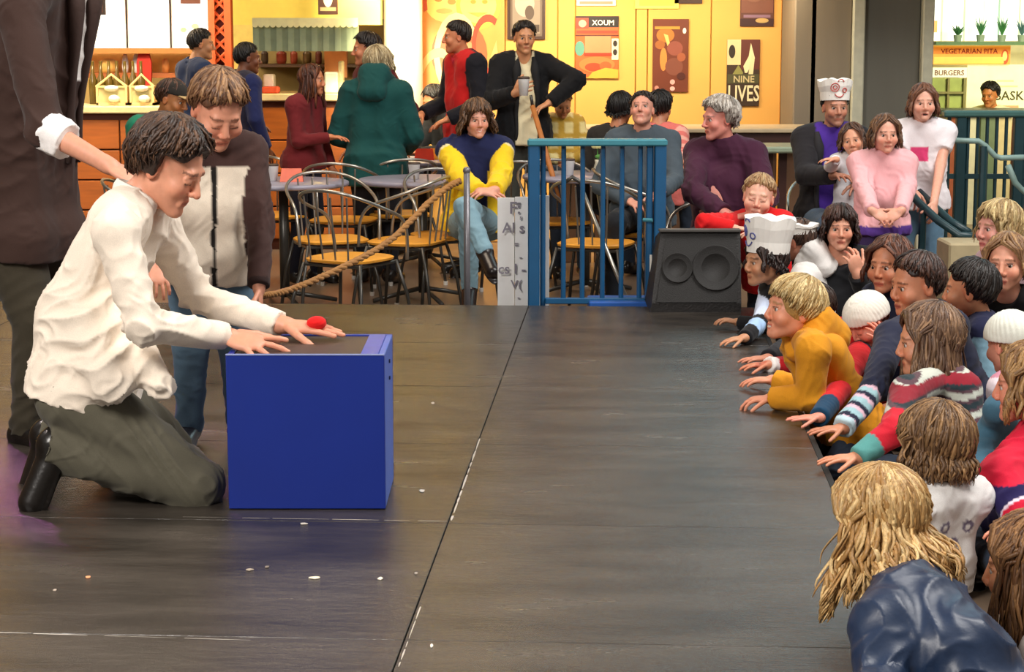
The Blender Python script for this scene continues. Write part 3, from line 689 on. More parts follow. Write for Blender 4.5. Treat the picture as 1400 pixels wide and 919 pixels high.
for i in range(len(xs)-1):
    for q in range(len(ys)-1):
        MB().bb(xs[i]+.0015, xs[i+1]-.0015, ys[q]+.0015, ys[q+1]-.0015, -.020, 0, .0015).build('stage_panel', STG, stage)
for g in range(2): MB().bb(*(( -6.2, .018, 0, .018) if g == 0 else (0, .018, -8.6, 0)), FLZ, -.002).build('stage_fascia', BL, stage)
# worn pale paint along the three seams that show it
rs0 = np.random.RandomState(3)
def wear(p, q, w_=.005):
    b = MB(); p = np.array(sl(p)); q = np.array(sl(q)); L = np.linalg.norm(q-p); d = (q-p)/L; n = A(-d[1], d[0]); t = 0
    while t < L:
        l = rs0.uniform(.03, .22); u = p+d*t; v = p+d*min(L, t+l); k = w_*rs0.uniform(.25, 1)/2
        pts = [u-n*k, (u+v)/2-n*k*1.5, v-n*k*.4, v+n*k*.4, (u+v)/2+n*k*1.2, u+n*k]; b.add([(a[0], a[1], .0006) for a in pts], [(0, 1, 2, 3, 4, 5)]); t += l*rs0.uniform(1.0, 1.35)
    b.build('worn_seam_edge', TRIMW, stage, kind='stuff')
wear(PZ(-40, 864), PZ(350, 876)); wear(PZ(250, 707), PZ(612, 713), .004); wear(PZ(656, 600), PZ(617, 712), .007); wear(PZ(575, 830), PZ(545, 912), .004)
# lobby floor
fm = mat('lobby_floor', '#6b5a4c', .34, var=.22, scale=1.4, bump=.02, col2='#8a7764')
MB().bb(-12, 9, -1, 24, FLZ-.05, FLZ).build('floor', fm, kind='structure')
def wx(px, Y): return P(px, 200, Y)[0]
def zpx(py, Y): return P(700, py, Y)[2]
def rect(px0, px1, py0, py1, Y): return P(px0, 0, Y)[0], P(px1, 0, Y)[0], zpx(py1, Y), zpx(py0, Y)
YW = 15.6
ym = mat('yellow_wall', '#e6b058', .62, var=.07, scale=2.2, bump=.03); seam = mat('wall_seam', '#b98a3a', .8)
X0, X1 = wx(576, YW), wx(1083, YW)
wall = MB().bb(X0, X1, YW+.02, YW+.2, FLZ, 4.4).build('wall_back', seam, kind='structure')
ed = [X0]+[wx(p, YW) for p in (690, 762, 786, 868, 884, 970, 1066)]+[X1]
for a, b_ in zip(ed[:-1], ed[1:]):
    for z0, z1 in ((FLZ, 3.0), (3.0, 4.4)): MB().bb(a+.004, b_-.004, YW, YW+.02, z0+.003, z1-.003, .004).build('wall_panel', ym, wall)
# mezzanine front over the cafe, with daylight windows in its right half
fz = 1.95
mz_ = mat('mezzanine_grey', '#75685a', .8, var=.1, scale=1.5)
MB().bb(-12, .75, 13.7, 13.9, fz, 6.2).build('wall_upper', mz_, kind='structure'); MB().bb(.75, 6.6, 13.7, 13.9, fz, 2.25).build('wall_upper', mz_, kind='structure'); MB().bb(.75, 6.6, 13.7, 13.9, 4.6, 6.2).build('wall_upper', mz_, kind='structure')
MB().bb(-12, 6.6, 13.9, 18.6, fz, fz+.08).build('ceiling', mat('soffit_cream', '#d8c8a0', .8), kind='structure')
for k in range(4):
    xw = .75+k*1.37; wn = MB().bb(xw+.05, xw+1.32, 13.78, 13.80, 2.3, 4.55).build('window_%d' % (k+1), mat('daylight_glass', '#bfe4ee', .3, var=.03, emit=1.9), kind='structure')
    b = MB()
    for q in (0, .62, 1.25): b.bb(xw+.04+q, xw+.09+q, 13.72, 13.78, 2.25, 4.6)
    b.bb(xw+.04, xw+1.34, 13.72, 13.78, 2.25, 2.30).bb(xw+.04, xw+1.34, 13.72, 13.78, 3.4, 3.45); b.build('window_frame', mat('window_frame', '#4a5450', .5), wn)
MB().bb(X1, X1+.03, YW-.9, YW+.2, FLZ, 4.4).build('trim_1', mat('wall_end_trim', '#c99a58', .7), kind='structure')
# taupe pillars on the right
YP = 14.7
tm = mat('pillar_taupe', '#7d7260', .8, var=.08, scale=1.2, bump=.05, stretch=(8, 8, 1)); tl = mat('pillar_trim', '#b9b8a2', .7); tm2 = mat('pillar_grey', '#66645a', .8, var=.08, scale=1.2, bump=.05, stretch=(8, 8, 1))
a = [wx(p, YP) for p in (1083, 1161, 1177, 1256, 1271)]
MB().bb(a[0], a[1], YP, YP+.7, FLZ, 4.4, .01).build('pillar', tm, kind='structure'); MB().bb(a[1], a[2], YP-.05, YP+.7, FLZ, 4.4, .008).build('pillar_trim', tl, kind='structure')
MB().bb(a[2], a[3], YP+.06, YP+.7, FLZ, 4.4, .01).build('pillar', tm2, kind='structure'); MB().bb(a[3], a[4], YP-.03, YP+.7, FLZ, 4.4, .008).build('pillar_trim', tl, kind='structure')
# cafe side: far wall, ceiling soffit
YC = 17.4
cw = mat('cafe_wall', '#f3cf7e', .7, var=.08, scale=2)
MB().bb(-12, wx(576, YW)+.0, YC, YC+.2, FLZ, 4.4).build('wall_cafe', cw, kind='structure')
MB().bb(wx(1271, YP), 10, 18.6, 18.8, FLZ, 4.4).build('wall_shop', mat('shop_wall', '#f4edbc', .7, var=.05), kind='structure')
MB().bb(-12.2, -12, -1, 17.6, FLZ, 5).build('wall_left', mat('wall_left', '#8d7660', .8), kind='structure')
# bright column
cx0, cx1 = wx(524, 14.9), wx(577, 14.9)
MB().lathe(((cx0+cx1)/2, 15.1, 0), [((cx1-cx0)/2, FLZ), ((cx1-cx0)/2, 4.4)], 32).build('column', mat('column_white', '#fff6dc', .5, var=.02), kind='structure', smooth=True)
spot('column_spot', ((cx0+cx1)/2+.05, 13.2, 1.80), ((cx0+cx1)/2, 15.0, 1.0), 520, (1, .90, .60), 34)
# lattice pillar left of the awning
lx0, lx1 = wx(289, 15.0), wx(318, 15.0)
lc = empty('lattice_column', ((lx0+lx1)/2, 15.1, FLZ), 'orange red lattice column beside the cafe counter', 'column'); lm = mat('lattice_red', '#d8683a', .6)
part(MB().bb(lx0+.03, lx1-.03, 15.08, 15.2, FLZ, 4.2), 'core', mat('lattice_core', '#6b2a1c', .7), lc)
b = MB()
for k in range(44):
    z = FLZ+k*.1
    for g in (-1, 1): b.tube([((lx0+lx1)/2-g*(lx1-lx0)/2*.8, 15.03, z), ((lx0+lx1)/2+g*(lx1-lx0)/2*.8, 15.03, z+.12)], .012, 5)
for x in (lx0+.02, lx1-.02): b.bb(x-.025, x+.025, 15.0, 15.2, FLZ, 4.2)
part(b, 'lattice', lm, lc)
# generic flat print -----------------------------------------------------
def shape_pts(s):
    k = s[0]
    if k == 'r': _, x0, y0, x1, y1, c = s; return [(x0, y0), (x1, y0), (x1, y1), (x0, y1)], c
    if k == 'e': _, x, y, rx, ry, c = s; return [(x+rx*math.cos(t), y+ry*math.sin(t)) for t in np.arange(22)*2*math.pi/22], c
    if k == 'p': _, pts, c = s; return pts, c
    if k == 'a':                                                    # arc band
        _, x, y, r, w_, a0, a1, c = s; t = np.linspace(a0, a1, 14)
        return [(x+r*math.cos(q), y+r*math.sin(q)) for q in t]+[(x+(r-w_)*math.cos(q), y+(r-w_)*math.sin(q)) for q in t[::-1]], c
def poster(name, rc, Y, base, shapes, label, cat='poster', frame=None, group=None, yaw=0, emit=0, th=.012, texts=()):
    x0, x1, z0, z1 = rc; W, Hh = x1-x0, z1-z0; r = empty(name, ((x0+x1)/2, Y, z0), label, cat, group, rz=math.radians(yaw))
    MB().bb(-W/2, W/2, -th, 0, 0, Hh, .002).build('sheet', mat('print_'+str(base).strip('#').lower()+('_lit' if emit else ''), base, .5, var=.1, scale=7, emit=emit), r)
    if frame:
        b = MB(); f = .02
        for q in ((-W/2-f, -W/2, -f, Hh+f), (W/2, W/2+f, -f, Hh+f), (-W/2, W/2, -f, 0), (-W/2, W/2, Hh, Hh+f)): b.bb(q[0], q[1], -th-.01, 0, q[2], q[3])
        b.build('frame', mat('frame_'+frame.strip('#').lower(), frame, .5), r)
    if shapes:
        b = MB(); ms = []; cols = []
        for i, s in enumerate(shapes):
            pts, c = shape_pts(s)
            if c not in cols: cols.append(c); ms.append(mat('print_'+c.strip('#').lower()+('_lit' if emit else ''), c, .5, var=.1, scale=7, emit=emit))
            b.cur = cols.index(c); y = -th-.0008*(1+i*.35)
            b.add([((p[0]-.5)*W, y, p[1]*Hh) for p in pts], [tuple(range(len(pts)))])
        b.build('print', ms, r)
    for (t, u, v, h, c) in texts: text(t, r, ((u-.5)*W, -th-.004, v*Hh), h*Hh, c, W*.95)
    return r
def text(t, parent, loc, h, c, maxw=None, name='lettering', rot=(math.pi/2, 0, 0), extr=.001):
    cu = bpy.data.curves.new(name, 'FONT'); cu.body = t; cu.size = h*1.4; cu.align_x = 'CENTER'; cu.extrude = extr; cu.offset = h*.02; cu.resolution_u = 2
    tmp = bpy.data.objects.new('t', cu); C.objects.link(tmp); bpy.context.view_layer.update()
    me = bpy.data.meshes.new_from_object(tmp.evaluated_get(bpy.context.evaluated_depsgraph_get())); bpy.data.objects.remove(tmp)
    o = link(name, me, None, parent); me.materials.clear(); me.materials.append(mat('ink_'+c.strip('#').lower(), c, .6, var=0))
    o.location = [float(v) for v in loc]; o.rotation_euler = rot
    if maxw and me.vertices:
        wd = max(v.co.x for v in me.vertices)-min(v.co.x for v in me.vertices)
        if wd > maxw: o.scale = (maxw/wd, 1, 1)
    return o
PY = YW-.005
poster('mural', rect(577, 690, -40, 170, YW), PY, '#f0a050', [
    ('e', .27, .80, .24, .13, '#f6e27a'), ('a', .27, .80, .26, .05, .2, 3.4, '#e0603c'), ('e', .20, .82, .05, .022, '#c99040'), ('e', .36, .80, .05, .02, '#c99040'), ('e', .27, .74, .10, .018, '#e8b060'),
    ('e', .68, .78, .27, .16, '#f4de4e'), ('e', .68, .78, .22, .12, '#f7e877'), ('e', .62, .80, .035, .014, '#d49a3a'), ('e', .76, .80, .035, .014, '#d49a3a'), ('p', [(.55, .73), (.80, .73), (.68, .70)], '#e8a84a'),
    ('e', .45, .46, .34, .22, '#e8683e'), ('a', .42, .45, .28, .07, .6, 4.9, '#f8d9a0'), ('e', .50, .46, .14, .10, '#f09060'), ('a', .80, .52, .20, .05, 1.0, 4.0, '#d9482e'), ('a', .20, .22, .28, .06, .0, 2.6, '#f6cf80'),
    ('r', 0, .93, .30, 1, '#d84a30'), ('p', [(.75, .1), (.95, .3), (.9, .55), (.8, .4)], '#f6c070'), ('a', .6, .15, .3, .04, 0, 3.1, '#c8452c')],
    'orange and yellow abstract swirl mural behind the man in red and black', 'mural', th=.01)
poster('poster', rect(697, 742, -32, 50, YW), PY, '#6a5a4c', [('r', .08, .05, .92, .95, '#8c8070'), ('e', .45, .55, .30, .22, '#b5a898'), ('p', [(.30, .75), (.55, .62), (.68, .9), (.5, .95)], '#2a2420'), ('e', .6, .4, .14, .12, '#54463a'), ('r', .1, .08, .9, .2, '#463a30')],
       'grey brown poster cut off above the head of the man holding a cup', frame='#3a2418')
poster('poster', rect(787, 846, 22, 107, YW), PY, '#d8622c', [('r', 0, .82, 1, 1, '#1f1712'), ('r', .0, .80, .30, .97, '#c8442c'), ('e', .16, .88, .09, .06, '#f0b090'), ('r', .02, .72, .98, .77, '#c23e22'), ('r', 0, .68, 1, .70, '#5a2014'),
    ('r', .22, .40, .82, .68, '#cf8a5c'), ('e', .10, .48, .11, .12, '#5c9a86'), ('r', .84, .30, 1, .64, '#e8dcb8'), ('e', .92, .56, .05, .05, '#2a2018'), ('e', .92, .42, .05, .05, '#2a2018'), ('r', .2, .36, .85, .41, '#a83418'),
    ('e', .5, .22, .42, .13, '#e87838'), ('e', .42, .18, .20, .07, '#a8421c'), ('e', .7, .2, .14, .07, '#d05a28'), ('p', [(0, 0), (1, 0), (1, .14), (.7, .17), (.4, .10), (.3, .02)], '#d8a838')],
    'orange red poster with black top band and white letters', texts=[('XOUM', .64, .855, .085, '#f4eee0')])
poster('poster', rect(893, 942, 26, 126, YW), PY, '#6a3018', [('e', .35, .78, .25, .1, '#b8702c'), ('p', [(.3, .8), (.42, .78), (.5, .62), (.42, .62)], '#f0c070'), ('e', .62, .6, .22, .1, '#8a4a3a'), ('e', .3, .45, .10, .16, '#d0843c'), ('e', .6, .35, .25, .12, '#7a4432'),
    ('e', .88, .84, .05, .04, '#f4e6d8'), ('e', .56, .14, .07, .035, '#e8a8a0'), ('e', .56, .05, .07, .03, '#f0b0a8'), ('e', .12, .06, .06, .03, '#c88878'), ('e', .2, .65, .14, .06, '#a0602a'), ('r', .05, .86, .75, .90, '#c08830'), ('e', .8, .48, .12, .06, '#9a5434'), ('e', .8, .22, .12, .05, '#4a1c10')],
    'dark brown and amber collage poster with small pink dots')
poster('poster', rect(1012, 1058, -30, 36, YW), PY, '#5e3428', [('r', .03, .28, .97, .97, '#7a4a38'), ('e', .4, .7, .3, .2, '#8a5a46'), ('r', .0, .0, 1, .16, '#3a1614'), ('r', .1, .18, .9, .24, '#8a6a80'), ('e', .65, .12, .2, .05, '#c0a060')],
       'maroon brown poster cut off at the top of the yellow wall', yaw=0)
poster('poster', rect(995, 1040, 54, 145, YW), PY, '#3a2a1c', [('r', 0, .62, .42, 1, '#d8cc98'), ('r', .42, .55, 1, 1, '#5e2c22'), ('e', .15, .82, .10, .10, '#2e2618'), ('p', [(.55, .50), (.62, .5), (.85, .72), (.72, .95), (.66, .75), (.5, .60)], '#e6dcae'), ('p', [(.66, .48), (.80, .48), (.84, .7), (.74, .8)], '#e0d6a6'),
    ('p', [(.05, .38), (.35, .62), (.5, .5), (.4, .42)], '#8a8a4a'), ('r', .02, .34, .98, .48, '#4a4a2c')],
    'black and cream figure poster with tall pale letters reading LIVES', texts=[('LIVES', .52, .08, .24, '#e6dcb4'), ('NINE', .52, .36, .10, '#c8bc8c')])
poster('poster', rect(900, 960, -40, 5, YW), PY, '#3a2014', [('r', .12, .12, .88, .9, '#c88a50')], 'dark framed picture, only its lower edge in view over the amber collage poster')
poster('notice', rect(868, 928, -30, 12, YW), PY, '#f2ea6a', [('r', .1, .1, .9, .4, '#dfd850')], 'pale yellow notice at the top of the yellow wall', 'notice')
poster('notice', rect(788, 842, -30, 8, YW), PY, '#fbf3cf', [('r', .08, .06, .92, .16, '#8a8468')], 'cream white notice above the orange red poster', 'notice')
# menu boards (backlit) on the cafe wall
mbn = 0
for (p0, p1, lb) in ((40, 112, 'backlit white menu board nearest the dark-suited man'), (114, 172, 'backlit white menu board behind the dark framed picture'), (174, 232, 'middle-right backlit white menu board over the counter')):
    poster('menu_board', rect(p0, p1, -60, 66, 16.6), 16.6, '#fffdf4', [('r', .1, .12+.2*k, .8, .14+.2*k, '#f0e8d0') for k in range(4)], lb, 'menu board', emit=1.25, frame='#fffaf0')
poster('menu_board', rect(234, 288, -60, 66, 16.6), 16.6, '#fffdf0', [('e', .3, .2, .08, .03, '#9cc08a'), ('e', .6, .24, .1, .03, '#b8d090'), ('e', .5, .12, .08, .03, '#88b098'), ('e', .75, .12, .05, .03, '#e8c890'), ('r', 0, .30, 1, .31, '#e0d8b0')], 'backlit white menu board with pale green food pictures', 'menu board', emit=1.15, frame='#fffaf0')
poster('framed_picture', rect(113, 141, -30, 17, 16.4), 16.4, '#5a2c20', [('e', .5, .5, .2, .25, '#d8a070'), ('r', .1, .05, .9, .14, '#c88878')], 'small dark red framed picture hung over the white menu boards', 'picture', frame='#2a1814')
poster('framed_picture', rect(247, 274, -30, 5, 16.4), 16.4, '#8a4a34', [('r', .2, .2, .8, .9, '#c89078')], 'small brown picture, just its bottom edge in view left of the lattice column', 'picture')
poster('framed_picture', rect(435, 462, -30, 20, 14.7), 14.7, '#4a2c1c', [('e', .5, .5, .25, .3, '#e8dcc0'), ('r', .1, .1, .9, .2, '#c8a070')], 'small dark picture on the yellow band above the awning', 'picture')
# cafe: lintel, awning, counters
wood = mat('orange_wood', '#b2601f', .45, var=.25, scale=3, stretch=(1, 1, 9), bump=.05); woodl = mat('pale_top', '#f0d9a0', .4)
x0, x1, z0, z1 = rect(60, 289, 66, 73, 16.3)
MB().bb(x0, x1, 16.2, 16.5, z0, z1).build('trim_2', mat('lintel_orange', '#d48a44', .6), kind='structure')
yb_ = mat('yellow_band', '#f0d860', .7, var=.05)
x0, x1, z0, z1 = rect(318, 520, -200, 34, 14.8); MB().bb(x0, x1, 14.8, 15.0, z0, z1).build('trim_3', yb_, kind='structure')
x0, x1, z0, z1 = rect(318, 345, 34, 135, 14.8); MB().bb(x0, x1, 14.8, 15.0, z0, z1).build('trim_4', mat('yellow_post', '#e8cc6a', .7), kind='structure')
aw = empty('awning', (wx(418, 14.6), 14.6, zpx(70, 14.6)), 'grey green striped awning with scalloped cream edge over the kitchen', 'awning')
x0, x1, z0, z1 = rect(346, 490, 34, 70, 14.6); ns = 18
for k in range(ns):
    u0, u1 = x0+(x1-x0)*k/ns, x0+(x1-x0)*(k+1)/ns
    part(MB().prism([(u0, z1), (u1, z1), (u1, z0), (u0, z0)], 14.55+.004*(k % 2), 14.6), 'stripe', mat('awning_%d' % (k % 2), ('#8f9a78', '#7c8768')[k % 2], .8), aw)
b = MB()
for k in range(ns):
    u0, u1 = x0+(x1-x0)*k/ns, x0+(x1-x0)*(k+1)/ns; cx = (u0+u1)/2; r = (u1-u0)/2
    b.prism([(u0, z1+.05), (u0, z1)]+[(cx-r*math.cos(t), z1-r*.9*math.sin(t)) for t in np.linspace(.2, 2.9, 7)]+[(u1, z1), (u1, z1+.05)], 14.52, 14.535)
part(b, 'scallop_trim', mat('awning_cream', '#f4e6a8', .7), aw)
def counter(name, px0, px1, pyt, Y, label, pyb=None):
    x0, x1 = wx(px0, Y), wx(px1, Y); zt = zpx(pyt, Y); r = empty(name, ((x0+x1)/2, Y, FLZ), label, 'counter')
    n = max(2, int((x1-x0)/.6))
    for k in range(n):
        a, b_ = x0+(x1-x0)*k/n, x0+(x1-x0)*(k+1)/n
        for q in range(4):
            za, zb = FLZ+.08+(zt-.1-FLZ-.08)*q/4, FLZ+.08+(zt-.1-FLZ-.08)*(q+1)/4; part(MB().bb(a+.006, b_-.006, Y, Y+.04, za+.006, zb-.006, .004), 'board', wood, r)
    part(MB().bb(x0, x1, Y+.03, Y+.6, FLZ, zt-.06), 'carcass', mat('carcass_dark', '#5a2a12', .7), r)
    part(MB().bb(x0-.02, x1+.02, Y-.04, Y+.64, zt-.055, zt, .008), 'counter_top', woodl, r); return r
counter('serving_counter', 40, 288, 145, 15.0, 'orange wood serving counter with cream top under the menu boards')
counter('serving_counter', 320, 523, 128, 15.05, 'orange wood serving counter below the striped awning')
def cake_case(px0, px1, py0, py1, Y, label):
    x0, x1, z0, z1 = rect(px0, px1, py0, py1, Y); r = empty('display_case', ((x0+x1)/2, Y+.15, z0), label, 'display case'); cx = (x0+x1)/2; h = z1-z0
    gl = mat('case_glass', '#c9c08a', .15, var=.2); fr = mat('case_brass', '#e9c98a', .35)
    part(MB().bb(x0+.01, x1-.01, Y+.02, Y+.28, z0+.02, z0+h*.6), 'case_glass', gl, r)
    b = MB(); 
    for x in (x0, x1-.016): b.bb(x, x+.016, Y, Y+.3, z0, z0+h*.62)
    b.bb(x0, x1, Y, Y+.3, z0, z0+.02); b.tube([(x0, Y+.01, z0+h*.6), (cx, Y+.01, z1), (x1, Y+.01, z0+h*.6)], .010, 6); b.tube([(x0, Y+.01, z0+h*.6), (x1, Y+.01, z0+h*.6)], .008, 6)
    part(b, 'case_frame', fr, r); part(MB().sphere((cx, Y-.0, z0+h*.55), (.055, .05, .025)), 'pastry', mat('pastry', '#fff4d8', .6), r)
    part(MB().sphere((cx+.02, Y+.0, z0+.05), (.045, .05, .03)), 'pastry', mat('pastry', '#fff4d8', .6), r)
cake_case(127, 170, 102, 144, 15.1, 'left glass cake case with pitched brass top on the counter'); cake_case(173, 207, 102, 144, 15.1, 'right glass cake case with pitched brass top on the counter')
x0, x1, z0, z1 = rect(60, 250, 72, 98, 16.4)
sh = empty('back_shelf', ((x0+x1)/2, 16.5, z0-.05), 'wooden back shelf under the menu boards', 'shelf'); part(MB().bb(x0, x1, 16.35, 16.7, z0-.05, z0-.01), 'shelf_board', wood, sh); part(MB().bb(x0, x1, 16.66, 16.7, z0-.05, z1), 'back_panel', mat('shelf_back', '#d8a050', .7), sh)
for px, pw, h, c, lb in ((108, 16, 1, '#f6f2e4', 'white folded cloth stack'), (150, 26, .8, '#e8b860', 'yellow box'), (173, 9, 1.05, '#f4f4f4', 'tall white paper cup stack'), (188, 10, 1.05, '#e4efee', 'pale blue paper cup stack'), (203, 20, 1.2, '#d83a2c', 'bright red apron hanging'), (228, 10, .8, '#e09048', 'orange tin')):
    x = wx(px, 16.4); r_ = pw/2/ (FPX/16.4); hh = (z1-z0)*h*.95; t = empty('shelf_item', (x, 16.45, z0-.01), lb+' on the back shelf', 'container')
    if 'apron' in lb: part(MB().prism([(x-r_*.6, z0+hh), (x+r_*.6, z0+hh), (x+r_, z0+hh*.4), (x+r_*.8, z0-.2), (x-r_*.9, z0-.2), (x-r_, z0+hh*.4)], 16.30, 16.34), 'cloth', mat('c'+c[1:], c, .8, var=.1), t)
    else: part(MB().lathe((x, 16.45, z0-.01), [(r_*.8, 0), (r_, hh*.3), (r_*.95, hh*.6), (r_*.7, hh*.9), (r_*.3, hh)], 14), 'vessel', mat('c'+c[1:], c, .6), t, True)
b0 = rs0
for k, px in enumerate(range(128, 205, 11)):
    x = wx(px, 15.35); t = empty('bottle', (x, 15.4, zpx(145, 15.0)), ('leftmost small dark bottle', 'second small bottle from the left', 'third small bottle from the left', 'middle small bottle', 'third small bottle from the right', 'second small bottle from the right', 'rightmost small dark bottle')[k]+' in the row behind the glass cake cases', 'bottle', 'bottles behind the cake cases')
    part(MB().lathe((x, 15.4, zpx(145, 15.0)), [(.03, 0), (.032, .18), (.012, .25), (.012, .33)], 10), 'glass', mat('bottle_dark', ('#5a4a1c', '#6a2a1c', '#3c3c20')[k % 3], .2), t, True)
# kitchen behind the awning
kb = empty('kitchen_shelf', (wx(420, 16), 16, zpx(125, 16)), 'brown kitchen shelf unit in the shade behind the awning', 'shelf')
x0, x1, z0, z1 = rect(345, 522, 60, 126, 16.2)
part(MB().bb(x0, x1, 16.5, 16.6, FLZ, z1+.2), 'back_panel', mat('kitchen_back', '#8f7a44', .7, var=.2, scale=5), kb)
part(MB().bb(x0, x1, 16.1, 16.5, zpx(92, 16.1), zpx(88, 16.1)), 'shelf_board', mat('kitchen_shelf', '#4a3018', .6), kb)
part(MB().bb(wx(446, 16.1), wx(476, 16.1), 16.05, 16.2, zpx(106, 16.1), zpx(68, 16.1)), 'cupboard_door', mat('cupboard', '#a8662c', .6), kb)
for k, (px, c, w_) in enumerate(((362, '#3a2a18', 10), (385, '#7a2c18', 14), (402, '#8a3a20', 10), (420, '#5a4424', 12), (436, '#6a3020', 9))):
    x = wx(px, 16.2); zb = zpx(88, 16.1); r_ = w_/2/(FPX/16.2); t = empty('cooking_pot', (x, 16.3, zb), ('round black pot at the left end', 'wide red brown pot second from the left', 'rust coloured pot in the middle', 'olive brown pot right of the rust one', 'small dark red pot at the right end')[k]+' of the shelf behind the awning', 'pot')
    part(MB().lathe((x, 16.3, zb), [(r_*.8, 0), (r_, .03), (r_, .08), (r_*1.08, .085), (r_*.3, .11), (r_*.2, .13)], 14), 'pot_body', mat('pot'+c[1:], c, .4), t, True)
for k, (px, pw, hh, c, nm, lb) in enumerate(((455, 18, .16, '#fbf0d0', 'napkin_box', 'cream napkin box on the counter right of the long-haired girl'), (468, 6, .24, '#f6e9c0', 'cup_stack', 'tall stack of cream cups beside the napkin box'), (372, 22, .05, '#e8603a', 'tray', 'red tray with white packets on the counter'), (370, 14, .14, '#f4efe0', 'paper_box', 'white paper box standing on the counter by the dark-haired person in blue'))):
    Yk = 15.15+.12*(k % 2); x = wx(px, Yk); zt = zpx(128, 15.05)+.001; r_ = pw/2/(FPX/Yk); t = empty(nm, (x, Yk, zt), lb, nm.split('_')[-1]); part(MB().bb(x-r_, x+r_, Yk-.08, Yk+.08, zt, zt+hh, .01), 'body_panel', mat('k'+c[1:], c, .6), t)
# ledge counter along the yellow wall and the high table
dk = mat('dark_ledge', '#3a1c14', .45, var=.2, scale=3, stretch=(1, 1, 6)); lt = mat('ledge_top', '#b9a888', .4)
x0, x1 = wx(770, 14.0), wx(1112, 14.0); zt = zpx(176, 13.8)
lg = empty('wall_ledge', ((x0+x1)/2, 14.2, FLZ), 'dark brown ledge counter running along under the posters', 'counter')
part(MB().bb(x0, x1, 13.8, 14.45, zt-.03, zt, .006), 'ledge_top', lt, lg); part(MB().bb(x0+.02, x1-.02, 13.84, 13.9, zpx(200, 13.8), zt-.03), 'ledge_face', dk, lg)
for k in range(8):
    a, b_ = x0+(x1-x0)*k/8, x0+(x1-x0)*(k+1)/8; part(MB().bb(a+.01, b_-.01, 14.2, 14.24, FLZ, zt-.04, .006), 'board', mat('low_wall', '#6a4a30', .6, var=.2, scale=3), lg)
ht = empty('high_table', (wx(1080, 12.9), 12.9, FLZ), 'narrow grey green topped high table in front of the taupe pillar', 'table')
x0, x1 = wx(1044, 12.7), wx(1114, 12.7); zt = zpx(201, 12.7)
part(MB().bb(x0, x1, 12.7, 13.2, zt-.04, zt, .01), 'table_top', mat('table_green', '#8f9c86', .4), ht)
for px in (1052, 1071, 1108): part(MB().bb(wx(px, 12.9)-.025, wx(px, 12.9)+.025, 12.9, 12.95, FLZ, zt-.04), 'leg', dk, ht)
# ---------------------------------------------------------------- blue box
bx = empty('blue_box', PZ(420, 697), 'blue painted wooden box under the kneeling man\'s hands', 'box')
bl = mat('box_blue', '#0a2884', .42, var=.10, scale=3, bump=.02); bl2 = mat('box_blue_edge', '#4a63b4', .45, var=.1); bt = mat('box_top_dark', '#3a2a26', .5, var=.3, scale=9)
p0, p1 = PZ(313, 697), PZ(527, 698); Yb = p0[1]; bX0, bX1 = p0[0], p1[0]; bH = zpx(486, Yb); bD = .40
part(MB().bb(bX0, bX1, Yb, Yb+.018, 0.002, bH, .002), 'front_panel', bl, bx); part(MB().bb(bX0, bX1, Yb+bD-.018, Yb+bD, 0.002, bH, .002), 'back_panel', bl, bx)
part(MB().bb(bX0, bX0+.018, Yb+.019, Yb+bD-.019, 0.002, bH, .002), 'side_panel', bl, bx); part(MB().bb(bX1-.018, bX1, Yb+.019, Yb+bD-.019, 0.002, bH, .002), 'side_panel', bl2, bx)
part(MB().bb(bX0+.019, bX1-.07, Yb+.019, Yb+bD-.019, bH-.02, bH-.004, .001), 'top_panel', bt, bx)
part(MB().bb(bX1-.069, bX1-.0185, Yb+.019, Yb+bD-.019, bH-.02, bH+.001, .001), 'top_rail', mat('box_rail', '#3247a8', .4, var=.15), bx)
part(MB().bb(bX0, bX1, Yb-.001, Yb+.006, bH, bH+.0035), 'edge_highlight', mat('highlight_blue', '#8f9ccc', .6), bx)  # pale strip: highlight along the front top edge, put into the colour
for z in (bH-.05, bH-.10): part(MB().lathe((bX1+.001, Yb+.2, z), [(.006, 0), (.006, .004)], 8, Ry(90)), 'screw', mat('screw', '#22264a', .4), bx)
BT = bH
# pale scraps on the stage
for k, (px, py, w_, h_, c) in enumerate(((121, 790, 9, 3, '#f0a070'), (430, 791, 16, 3, '#f6e2c8'), (520, 792, 9, 3.5, '#eadfcc'), (577, 672, 9, 4, '#d8cfc2'), (592, 552, 6, 3.5, '#b8ab9c'), (590, 884, 5, 4, '#e8e0d4'), (341, 780, 12, 2.5, '#a89a8a'), (569, 785, 7, 3, '#9a8f84'), (75, 808, 7, 2.5, '#b8a898'), (365, 776, 8, 2.5, '#80746a'), (415, 717, 12, 2, '#c8c0b4'))):
    q = PZ(px, py); sc = FPX/q[1]; t = empty('paper_scrap', (q[0], q[1], .001), None, 'scrap', 'pale scraps lying on the stage'); t['label'] = ('orange scrap on the stage floor in front of the kneeling man', 'long cream scrap on the stage floor in front of the blue box', 'cream scrap in front of the right corner of the blue box', 'round pale scrap on the stage just right of the blue box', 'small grey scrap farthest back on the stage', 'white fleck nearest the camera beside the lower floor seam', 'dull grey scrap left of the long cream scrap', 'faint scrap at the right end of the row of scraps', 'pale fleck at the far left of the stage floor', 'dull fleck just behind the dull grey scrap', 'thin pale sliver on the seam under the blue box')[k]
    W_ = w_/sc/2; H_ = h_/sc/2*4.2; b = MB(); n = 9; pts = [(q[0]+W_*math.cos(a)*rs0.uniform(.6, 1.1), q[1]+H_*math.sin(a)*rs0.uniform(.6, 1.1)) for a in np.arange(n)*2*math.pi/n]
    b.add([(x, y, .001) for x, y in pts]+[(x, y, .003) for x, y in pts], [tuple(range(n, 2*n))]+[(i, (i+1) % n, (i+1) % n+n, i+n) for i in range(n)]); part(b, 'scrap', mat('scrap'+c[1:], c, .8), t)
